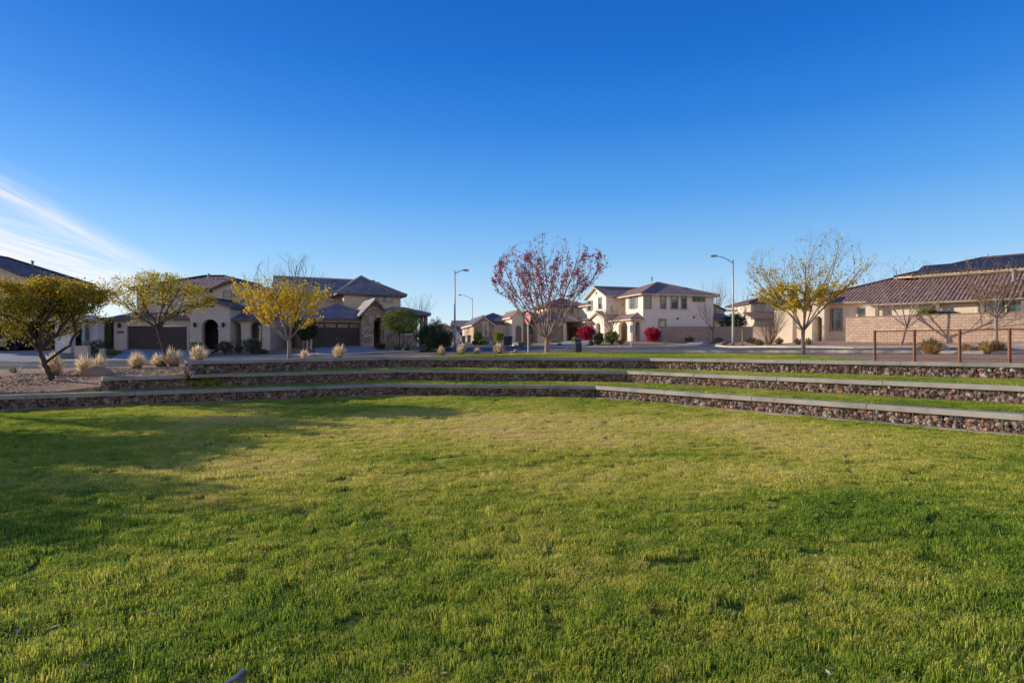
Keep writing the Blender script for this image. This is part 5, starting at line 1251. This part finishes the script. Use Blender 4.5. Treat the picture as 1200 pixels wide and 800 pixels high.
# ------------------------------------------------------------ street furniture
m_galv=mat_noise('galvanised_pole',(.30,.30,.31),(.42,.42,.43),scale=2,rough=.5,bump=0,metal=.5)
def street_lamp(label,px,D,pytop,armdir,armlen,sign=False,dz=0):
    pos=at(px,D,dz); root=thing('street_lamp',label,'street lamp',pos,0,'street lamps'); h=wz(pytop,D)-pos.z
    MB().lathe([(.125,0),(.12,.6),(.085,h*.5),(.06,h),(.02,h+.03)],14).build('pole',m_galv,root,smooth=True)
    MB().lathe([(.2,0),(.2,.04),(.13,.06)],12).build('base_plate',m_galv,root)
    mb=MB(); pts=[]; 
    for i in range(11):
        t=i/10; pts.append((armdir*armlen*t,0,h-.35+ (1.0*armlen*.42)*math.sin(t*PI/2)))
    mb.tube(pts,[.045-.012*i/10 for i in range(11)],8); mb.build('arm',m_galv,root,smooth=True)
    e=Vector(pts[-1]); hd=MB(); x0=e.x; s=armdir
    prof=[(-.05,.05),(.1,.12),(.45,.13),(.62,.04),(.6,-.03),(.05,-.06)]
    hd.extr([(x0+s*a,-.15,e.z+b) for a,b in prof],(0,.3,0)); hd.build('lamp_head',m_galv,root,bevel=.02)
    MB().box(min(x0+s*.15,x0+s*.55),max(x0+s*.15,x0+s*.55),-.11,.11,e.z-.075,e.z-.045).build('lens',mat_plain('lens',(.5,.5,.48),rough=.3),root)
    return root
street_lamp('tall street lamp with its arm to the right, at the side street corner',533,62,317,1,.85)
street_lamp('distant street lamp with its arm to the left, down the side street',553.5,117,349,-1,2.1)
lampR=street_lamp('tall street lamp carrying a white street name sign, right of the corner house',859,57,304,-1,1.55)
# street name sign
ps=at(859,57); zz=wz(364,57)
def text_mesh(body,size,extr=.006):
    cu=bpy.data.curves.new('t','FONT'); cu.body=body; cu.size=size; cu.extrude=extr; cu.align_x='CENTER'; cu.align_y='CENTER'; cu.resolution_u=2
    o=bpy.data.objects.new('t',cu); COL.objects.link(o); dg=bpy.context.evaluated_depsgraph_get(); me=bpy.data.meshes.new_from_object(o.evaluated_get(dg)); bpy.data.objects.remove(o); return me
sg=thing('street_name_sign','white street name blade fixed to the right hand street lamp pole','sign',(ps.x-.1,ps.y-.14,zz),R(4))
MB().box(-.62,.55,-.012,.012,-.11,.11).build('sign_blade',mat_plain('sign_white',(.72,.74,.76),rough=.4),sg,bevel=.004)
MB().box(.0,.09,.0,.12,-.05,.05).build('bracket',m_galv,sg)
# stop sign
pS=at(619,38.7); st=thing('stop_sign','red octagonal stop sign turned half away, on a thin grey post','stop sign',pS,R(-60))
MB().box(-.03,.03,-.03,.03,-.05,2.62).build('post',mat_plain('post_grey',(.42,.42,.43),rough=.5),st)
def ngon(n,r,y0,y1,rot): return MB().extr([(r*math.cos(rot+2*PI*i/n),y0,r*math.sin(rot+2*PI*i/n)) for i in range(n)],(0,y1-y0,0))
cz=2.28
sw=ngon(8,.385,-.045,-.032,PI/8); sw.v=[(x,y,z+cz) for x,y,z in sw.v]; pl=sw.build('sign_plate',mat_plain('sign_white2',(.8,.78,.78),rough=.35),st)
sr=ngon(8,.36,-.05,-.0455,PI/8); sr.v=[(x,y,z+cz) for x,y,z in sr.v]; sr.build('red_face',mat_plain('sign_red',(.62,.035,.045),rough=.35),pl)
tmh=text_mesh('STOP',.27); tmh.materials.append(mat_plain('letter_white',(.85,.82,.82),rough=.35)); to=bpy.data.objects.new('lettering',tmh); COL.objects.link(to); to.parent=pl; to.location=(0,-.056,cz); to.rotation_euler=(R(90),0,0)
# small white sign post before the porch
pW=at(739.5,56); sp_=thing('sign_post','small white sign on a thin white post in front of the corner house porch column','sign post',pW,R(10))
MB().box(-.03,.03,-.03,.03,-.05,1.75).build('post',mat_plain('post_white',(.68,.68,.68)),sp_); MB().box(-.13,.13,-.05,-.032,1.25,1.95).build('sign_plate',mat_plain('sign_pale',(.62,.62,.64)),sp_,bevel=.01)
# litter bin with hood on the verge
pb=at(677,38.2); lb_=thing('litter_bin','dark domed litter bin standing on the verge right of the red leaved tree','litter bin',pb,0)
mbk=mat_noise('bin_dark',(.035,.037,.042),(.06,.06,.068),scale=5,rough=.45,bump=0)
MB().lathe([(.21,0),(.235,.02),(.24,.6),(.25,.62)],20).build('body',mbk,lb_,smooth=False)
dm=MB(); dm.lathe([(.25,.62),(.245,.74),(.20,.84),(.11,.90),(.02,.92)],20); dm.build('hood',mat_noise('bin_hood',(.10,.11,.125),(.16,.165,.18),rough=.35,bump=0),lb_,smooth=True)
MB().box(-.13,.13,-.262,-.20,.63,.74).build('opening',m_dark,lb_)
for k in range(16):
    pass
sl=MB()
for k in range(20): a=k*2*PI/20; sl.box(-.012,.012,-.252,-.24,.04,.58,Matrix.Rotation(a,4,'Z'))
sl.build('slats',mat_plain('bin_slat',(.06,.06,.07)),lb_)
bg=MB().lathe([(.255,.575),(.262,.60),(.255,.635)],20).build('rim',mat_plain('bag_grey',(.4,.4,.42)),lb_)
# wheelie bins down the side street
def wheelie(label,px,D,col,h=1.05):
    p=at(px,D,.05); r=thing('wheelie_bin',label,'wheelie bin',p,R(10),'bins at the side street kerb'); w=.24; h*=.88
    b=MB(); vs=[(-w*.8,-w*.8,.08),(w*.8,-w*.8,.08),(w*.8,w*.8,.08),(-w*.8,w*.8,.08),(-w,-w,h),(w,-w,h),(w,w,h),(-w,w,h)]
    b.add(vs,[(3,2,1,0),(4,5,6,7),(0,1,5,4),(1,2,6,5),(2,3,7,6),(3,0,4,7)]).build('body',col,r,bevel=.02)
    MB().extr([(-w-.03,-w-.04,h),(-w-.03,w+.05,h+.02),(-w-.03,w+.05,h+.1),(-w-.03,-.0,h+.13),(-w-.03,-w-.04,h+.05)],(2*w+.06,0,0)).build('lid',col,r,bevel=.01)
    for s in(-1,1):
        wb=MB(); wb.tube([(s*w*.75,w*.85,.1),(s*(w*.75+.06),w*.85,.1)],.1,12); wb.build('wheel',m_black,r)
    return r
wheelie('black wheelie bin left of a touching pair in front of the yellow green hedge',593,61,mat_plain('bin_black',(.035,.035,.04),rough=.5)); wheelie('black wheelie bin right of a touching pair in front of the yellow green hedge',597.3,61.3,mat_plain('bin_black',(.035,.035,.04),rough=.5))
wheelie('brown wheelie bin left of two beside the parked black suv',543,72,mat_plain('bin_brown',(.25,.17,.13),rough=.6),1.0); wheelie('brown wheelie bin right of two beside the parked black suv',549.5,73,mat_plain('bin_brown2',(.32,.22,.17),rough=.6),1.0)
# vehicles
m_rubber=mat_plain('rubber',(.018,.018,.019),rough=.9); m_rim=mat_plain('rim',(.4,.4,.42),rough=.3,metal=.8)
def suv(label,pos,rz,col,group=None):
    r=thing('parked_suv',label,'suv',pos,rz,group); Lh=2.35; W=.95
    side=[(-Lh,.45),(-Lh,.95),(-Lh+.05,1.12),(-1.15,1.2),(-1.1,1.2),(2.25,1.2),(Lh,1.05),(Lh,.42),(1.9,.34),(-1.9,.34)]
    MB().extr([(x,-W,z) for x,z in side],(0,2*W,0)).build('body',col,r,bevel=.05)
    cab=[(-1.25,1.19),(-.55,1.72),(-.2,1.78),(1.75,1.76),(2.05,1.66),(2.28,1.19)]
    vs=[(x,-W+.04 if z<1.3 else -W+.17,z) for x,z in cab]+[(x,W-.04 if z<1.3 else W-.17,z) for x,z in cab]; n=len(cab)
    MB().add(vs,[tuple(range(n)),tuple(reversed(range(n,2*n)))]+[(i,i+n,(i+1)%n+n,(i+1)%n) for i in range(n)]).build('cabin',col,r,bevel=.04)
    gl=mat_glass('car_glass',(.02,.022,.025))
    for s in(-1,1):
        for (a,b) in((-.75,.1),(.2,1.05),(1.15,1.85)):
            y0=s*(W-.045);y1=s*(W-.145)
            MB().add([(a+(.28 if a<-.5 else .05),y1,1.66),(b,y1,1.66),(b,y0,1.26),(a,y0,1.26)],[(0,1,2,3)]).build('side_window',gl,r)
        for x in(-1.45,1.45):
            wh=MB().tube([(x,s*(W-.2),.36),(x,s*(W+.02),.36)],.36,20).build('wheel',m_rubber,r); MB().tube([(x,s*(W-.0),.36),(x,s*(W+.03),.36)],.21,14).build('rim',m_rim,wh)
        MB().box(Lh-.06,Lh+.02,min(s*.66,s*.92),max(s*.66,s*.92),.78,1.12).build('tail_light',mat_plain('tail_red',(.5,.02,.02),rough=.2),r)
        MB().box(-Lh-.02,-Lh+.06,min(s*.6,s*.9),max(s*.6,s*.9),.78,.95).build('headlight',mat_plain('headlight',(.6,.6,.62),rough=.15),r)
    MB().add([(2.09,-.66,1.64),(2.09,.66,1.64),(2.285,.76,1.24),(2.285,-.76,1.24)],[(0,1,2,3)]).build('rear_window',gl,r)
    MB().add([(-1.21,-.82,1.26),(-1.21,.82,1.26),(-.62,.72,1.69),(-.62,-.72,1.69)],[(0,1,2,3)]).build('windscreen',gl,r)
    MB().box(Lh-.02,Lh+.09,-.9,.9,.42,.62).box(-Lh-.09,-Lh+.02,-.9,.9,.40,.62).build('bumper',mat_plain('bumper',(.25,.25,.27),rough=.4),r,bevel=.02)
    MB().box(Lh,Lh+.03,-.2,.2,.72,.86).build('licence_plate',mat_plain('plate_tan',(.55,.5,.35)),r)
    return r
suv('black suv parked far down the side street before a distant tan house',at(541.5,112,.1),R(118),mat_noise('car_black',(.012,.012,.013),(.018,.018,.02),rough=.2,bump=0,spec=.8))
hx0=wx(3,48.9); suv('dark blue suv seen from behind inside the open garage of the white house',(hx0,50.4,wz(412.5,46.5)),R(-88),mat_noise('car_blue',(.02,.04,.12),(.03,.055,.15),rough=.2,bump=0,spec=.8))
# garage shelf
sh=thing('storage_shelf','metal shelf with boxes inside the open garage of the white house','shelf',(wx(55,50),50,wz(412.5,46.5)))
mb=MB()
for s in(-.5,.5):
    for q in(-.2,.2): mb.box(s-.02,s+.02,q-.02,q+.02,0,2)
mb.build('upright',m_galv,sh); mb=MB()
for zz_ in(.3,.9,1.5): mb.box(-.52,.52,-.22,.22,zz_,zz_+.03)
mb.build('shelf_board',m_galv,sh)
rb=random.Random(4)
for zz_ in(.33,.93,1.53):
    for xx in(-.27,.22): 
        q=MB().box(xx-.18,xx+.18,-.15,.15,zz_,zz_+.32,None).build('storage_box',mat_plain('box_%d'%rb.randrange(3),[(.35,.36,.4),(.2,.16,.12),(.5,.5,.5)][rb.randrange(3)]),None,bevel=.01); q.location=sh.location
        tag(q,'plastic storage box on the shelf inside the open garage','box','boxes on the garage shelf')
# utility pedestal, low yard wall, gates
up=at(121,30.5); u=thing('utility_pedestal','beige utility pedestal beside the straw grasses, across the street from the dark round shrub','utility box',(wx(120,40.7),40.7,hgt(wx(120,40.7),40.7)+.1),R(8))
MB().box(-.16,.16,-.13,.13,0,.80).build('cabinet',mat_plain('ped_beige',(.48,.42,.32),rough=.6),u,bevel=.02); MB().box(-.18,.18,-.15,.15,.80,.88).build('cap',mat_plain('ped_beige',(.48,.42,.32)),u,bevel=.02)
block_wall('yard_wall','low beige garden wall in front of the white house side entry',[wpt(87,44.5,406),wpt(103,44.5,406)],s_tan,th=.3)
gt=thing('side_gate','dark wooden side gate between the white and grey houses','gate',(wx(122,52),52,wz(409,52))); mb=MB()
for i in range(12): mb.box(-1.1+i*.18,-1.1+i*.18+.165,0,.04,0,1.8)
mb.build('board_panel',mat_plain('gate_wood',(.07,.045,.035),rough=.8),gt); MB().box(-1.15,1.1,-.04,0,.3,.4).box(-1.15,1.1,-.04,0,1.4,1.5).build('gate_frame',mat_plain('gate_wood',(.07,.045,.035)),gt)
gt=thing('side_gate','brown wooden side gate between the grey arched house and the stone gabled house','gate',(wx(331,53.5),53.5,wz(407,53.5))); mb=MB()
for i in range(12): mb.box(-1.1+i*.18,-1.1+i*.18+.165,0,.04,0,1.9)
mb.build('board_panel',mat_plain('gate_brown',(.10,.075,.06),rough=.8),gt); MB().box(-1.15,1.1,-.04,0,.3,.4).box(-1.15,1.1,-.04,0,1.5,1.6).build('gate_frame',mat_plain('gate_brown',(.10,.075,.06)),gt)
gt=thing('side_gate','reddish brown wooden gate between the two single storey houses across the side street','gate',(wx(597.5,77),77,wz(399.5,77))); mb=MB()
for i in range(9): mb.box(-.8+i*.18,-.8+i*.18+.165,0,.04,0,1.8)
mb.build('board_panel',mat_plain('gate_red',(.22,.11,.07),rough=.8),gt)
block_wall('yard_wall','tan garden wall closing the gap between the grey and stone gabled houses',[wpt(338,54.5,385),wpt(367,54.5,385)],s_tan,th=.2)
# rusty railing on the uppermost wall, right end
m_rust=mat_noise('rust',(.14,.06,.04),(.27,.12,.075),scale=6,rough=.9,bump=.4,bscale=30,c3=(.20,.09,.06))
lw=offset_poly(W3,.45); A_=Vector(lw[2]);B_=Vector(lw[3]); C_=Vector(lw[4]); dr=(B_-A_).normalized()
def on_line(px):
    a=(px-600)/F; # A+ d t ; x=a*y
    for P0,P1 in((A_,B_),(B_,C_)):
        d=P1-P0; t=(a*P0.y-P0.x)/(d.x-a*d.y)
        if -1e-6<=t<=1.0001: return P0+d*t
    return C_
posts=[on_line(px) for px in (1025,1071.5,1124.5,1183)]
lastd=(posts[-1]-posts[-2]); posts+= [on_line(1249),on_line(1325)]
rl=thing('railing','rusty steel railing with square posts and wire mesh on the uppermost wall at the right','railing',(posts[0].x,posts[0].y,1.53)); o=Vector((posts[0].x,posts[0].y,1.53)); hgt_r=1.07
for p in posts:
    q=Vector((p.x,p.y,1.53))-o; MB().box(q.x-.036,q.x+.036,q.y-.036,q.y+.036,-.01,hgt_r+.04).build('post',m_rust,rl,bevel=.004); MB().box(q.x-.09,q.x+.09,q.y-.09,q.y+.09,0,.012).build('base_plate',m_rust,rl)
wm=MB()
for a,b in zip(posts,posts[1:]):
    a=Vector((a.x,a.y,1.53))-o;b=Vector((b.x,b.y,1.53))-o; up=Vector((0,0,1))
    MB().bar(a+up*hgt_r,b+up*hgt_r,.055,.055).build('top_rail',m_rust,rl); MB().bar(a+up*.1,b+up*.1,.04,.05).build('bottom_rail',m_rust,rl)
    Ln=(b-a).length; n=int(Ln/.1)
    for i in range(1,n): q=a.lerp(b,i/n); wm.bar(q+up*.12,q+up*(hgt_r-.02),.0035)
    for j in range(1,10): wm.bar(a+up*(.1+j*.097),b+up*(.1+j*.097),.0035)
wm.build('wire_mesh',m_rust,rl)
# metal handrail end in the near foreground
m_steel=mat_noise('painted_steel',(.06,.065,.08),(.16,.17,.20),scale=14,rough=.55,bump=.3,bscale=60,bdist=.002,metal=.3,c3=(.26,.26,.27))
c=Vector((wx(283.5,2.9),2.9,wz(786,2.9))); e2=Vector((wx(226,2.62),2.62,wz(830,2.62)))
hr=thing('handrail','dark grey metal handrail corner rising at the bottom edge of the photo','handrail',(c.x,c.y,0)); o=Vector((c.x,c.y,0))
MB().bar(c-o+Vector((.012,0,0)),e2-o,.026,.014).build('top_rail',m_steel,hr,bevel=.003); MB().bar(c-o+Vector((0,0,.004)),Vector((0,0,-.05)),.028).build('post',m_steel,hr,bevel=.003)
MB().bar(e2-o,Vector((e2.x-o.x,e2.y-o.y,-.05)),.032).build('post',m_steel,hr,bevel=.003)
# fallen leaves on the turf: countless litter
lm=MB(); rnd=random.Random(9)
for i in range(900):
    y=rnd.uniform(3.4,20); x=rnd.uniform(-.9,.9)*y; p=Vector((x,y,lawn_h(x,y)+rnd.uniform(.02,.05))); a=rnd.uniform(0,6.28); d=Vector((math.cos(a),math.sin(a),rnd.uniform(-.3,.3))); s=rnd.uniform(.012,.035); q=Vector((-d.y,d.x,rnd.uniform(-.4,.4)))
    lm.add([p-d*s,p+q*s*.4,p+d*s,p-q*s*.4],[(0,1,2,3)])
o_=lm.build('leaf_litter',mat_island('litter',[(.30,.19,.10),(.5,.38,.24),(.6,.55,.45)],bump=0),fix=False); tag(o_,'scattered dry leaf fragments lying in the turf','leaf litter',kind='stuff')
# gravel stones near the left bed
gm=MB(); rnd=random.Random(12); cnt_=0
while cnt_<5200:
    x=rnd.uniform(-21,-8); y=rnd.uniform(17.5,31)
    if not inside(gp,x,y) or (y-x*0>31.5): continue
    s=rnd.uniform(.015,.045); z=hgt(x,y); vs,fs=RT[rnd.randrange(10)]; gm.add([Vector((v.x*s+x,v.y*s+y,v.z*s*.7+z+.005)) for v in vs],fs); cnt_+=1
o_=gm.build('gravel_stones',mat_island('pebbles',[(.18,.11,.075),(.34,.22,.15),(.48,.34,.24),(.26,.17,.12)],bump=0),fix=False); tag(o_,'loose purple brown gravel in the planting bed at the left','gravel',kind='stuff')

# ------------------------------------------------------------ light
EL=R(16.4); AZ=(-.966,.26)
S=Vector((AZ[0]*math.cos(EL),AZ[1]*math.cos(EL),math.sin(EL))).normalized()
sun=bpy.data.lights.new('sun','SUN'); sun.energy=5.0; sun.angle=R(.5); sun.color=(1,.89,.73); so=bpy.data.objects.new('sun',sun); COL.objects.link(so); so.rotation_euler=(-S).to_track_quat('-Z','Y').to_euler(); so.location=(-20,0,30)
w=bpy.data.worlds.new('World'); scn.world=w; w.use_nodes=True; nt=w.node_tree; L=nt.links; nt.nodes.clear()
out=N(nt,'ShaderNodeOutputWorld'); bg=N(nt,'ShaderNodeBackground')
sky=N(nt,'ShaderNodeTexSky',sky_type='NISHITA',sun_disc=False,sun_elevation=EL,sun_rotation=math.atan2(AZ[0],AZ[1])%(2*PI),altitude=300,air_density=1.0,dust_density=.25,ozone_density=2.0)
def M(op,a,b=None,c=None,clamp=False):
    n=N(nt,'ShaderNodeMath',operation=op); n.use_clamp=clamp
    for i,v in enumerate((a,b,c)):
        if v is None: continue
        if isinstance(v,(int,float)): n.inputs[i].default_value=v
        else: L.new(v,n.inputs[i])
    return n.outputs[0]
tc=N(nt,'ShaderNodeTexCoord'); sx=N(nt,'ShaderNodeSeparateXYZ'); L.new(tc.outputs['Generated'],sx.inputs[0]); x_,y_,z_=sx.outputs
az=M('MULTIPLY',M('ARCTAN2',x_,y_),180/PI); el=M('MULTIPLY',M('ARCSINE',z_),180/PI)
hs=N(nt,'ShaderNodeHueSaturation'); hs.inputs['Hue'].default_value=.510; hs.inputs['Value'].default_value=1.4; mrs=N(nt,'ShaderNodeMapRange'); L.new(z_,mrs.inputs['Value']); mrs.inputs['From Max'].default_value=.42; mrs.inputs['To Min'].default_value=.80; mrs.inputs['To Max'].default_value=1.36; L.new(mrs.outputs[0],hs.inputs['Saturation']); L.new(sky.outputs[0],hs.inputs['Color'])
K=1/.15
hz=ramp(nt,[(0.0,(.66,.82,.94)),(.04,(.54,.75,.93)),(.14,(.22,.52,.90)),(.24,(.06,.345,.87)),(.34,(.010,.215,.77)),(.44,(.003,.145,.64)),(.60,(.002,.09,.47)),(.9,(.002,.06,.34))],z_)
hzs=N(nt,'ShaderNodeVectorMath',operation='SCALE'); L.new(hz.outputs[0],hzs.inputs[0]); hzs.inputs['Scale'].default_value=K
skm=N(nt,'ShaderNodeMix',data_type='RGBA'); skm.inputs[0].default_value=.78; L.new(hs.outputs[0],skm.inputs[6]); L.new(hzs.outputs[0],skm.inputs[7])
# streaky cirrus low in the west
t1=M('ADD',az,40.6)
def band(c0,slope,w0,dw,fade0,fade1,amp,nscale,seed):
    lin=M('SUBTRACT',el,M('MULTIPLY_ADD',t1,slope,c0)); wid=M('MAXIMUM',M('MULTIPLY_ADD',t1,dw,w0),.25)
    cv=N(nt,'ShaderNodeCombineXYZ'); L.new(M('MULTIPLY',t1,.05*nscale),cv.inputs[0]); L.new(M('MULTIPLY',lin,.35*nscale),cv.inputs[1]); cv.inputs[2].default_value=seed
    nz=N(nt,'ShaderNodeTexNoise',i_Scale=1.0,i_Detail=7,i_Roughness=.6,i_Distortion=.6); L.new(cv.outputs[0],nz.inputs['Vector'])
    lin2=M('ADD',lin,M('MULTIPLY',M('SUBTRACT',nz.outputs['Fac'],.5),1.6))
    g=M('EXPONENT',M('MULTIPLY',M('POWER',M('DIVIDE',M('ABSOLUTE',lin2),wid),2.0),-1))
    fd=N(nt,'ShaderNodeMapRange',interpolation_type='SMOOTHSTEP'); L.new(t1,fd.inputs['Value']); fd.inputs['From Min'].default_value=fade1; fd.inputs['From Max'].default_value=fade0; fd.inputs['To Min'].default_value=0; fd.inputs['To Max'].default_value=1
    cv2=N(nt,'ShaderNodeCombineXYZ'); L.new(M('MULTIPLY',t1,.10*nscale),cv2.inputs[0]); L.new(M('MULTIPLY',lin,1.5*nscale),cv2.inputs[1]); cv2.inputs[2].default_value=seed+3
    nz2=N(nt,'ShaderNodeTexNoise',i_Scale=1.0,i_Detail=8,i_Roughness=.62,i_Distortion=.9); L.new(cv2.outputs[0],nz2.inputs['Vector'])
    st=M('MAXIMUM',M('MULTIPLY_ADD',nz2.outputs['Fac'],2.9,-.72),.05)
    return M('MULTIPLY',M('MULTIPLY',M('MULTIPLY',g,fd.outputs[0]),amp),st)
c1=band(11.2,-.50,1.0,-.025,2,20,.62,1.0,1.0)
c2=band(6.7,-.22,2.5,-.13,4,18,1.05,1.3,4.0)
c3=band(13.2,-.45,.5,.0,0,8,.07,1.0,7.0)
c4=band(3.2,-.1,2.2,-.05,3,20,.45,1.0,9.0)
cl=M('MINIMUM',M('ADD',M('ADD',c1,c2),M('ADD',c3,c4)),1.0)
front=M('GREATER_THAN',y_,0.0); cl=M('MULTIPLY',cl,front)
mx=N(nt,'ShaderNodeMix',data_type='RGBA'); L.new(cl,mx.inputs[0]); L.new(skm.outputs[2],mx.inputs[6]); mx.inputs[7].default_value=(6.6,6.5,6.4,1)
bk=N(nt,'ShaderNodeMapRange',interpolation_type='SMOOTHSTEP'); L.new(y_,bk.inputs['Value']); bk.inputs['From Min'].default_value=.05; bk.inputs['From Max'].default_value=-.55  # unseen warm haze added behind the camera to lift the shaded house fronts
haze_fill=M('MULTIPLY',bk.outputs[0],M('EXPONENT',M('MULTIPLY',M('POWER',M('DIVIDE',M('ABSOLUTE',el),24.0),2.0),-1)))
mh=N(nt,'ShaderNodeMix',data_type='RGBA'); L.new(haze_fill,mh.inputs[0]); L.new(mx.outputs[2],mh.inputs[6]); mh.inputs[7].default_value=(5.4,5.1,4.6,1)
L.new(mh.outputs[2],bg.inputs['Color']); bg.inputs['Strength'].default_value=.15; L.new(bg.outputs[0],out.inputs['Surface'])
# ------------------------------------------------------------ camera
cam=bpy.data.cameras.new('camera'); cam.sensor_width=36; cam.lens=21; cam.shift_y=.005; cam.clip_end=4000; cam.clip_start=.05
co=bpy.data.objects.new('camera',cam); COL.objects.link(co); co.location=(0,0,HC); co.rotation_euler=(R(90),0,0); scn.camera=co
scn.view_settings.view_transform='Standard'; scn.view_settings.look='None'; scn.view_settings.exposure=0; scn.view_settings.gamma=1
scn.render.resolution_x=1024; scn.render.resolution_y=682
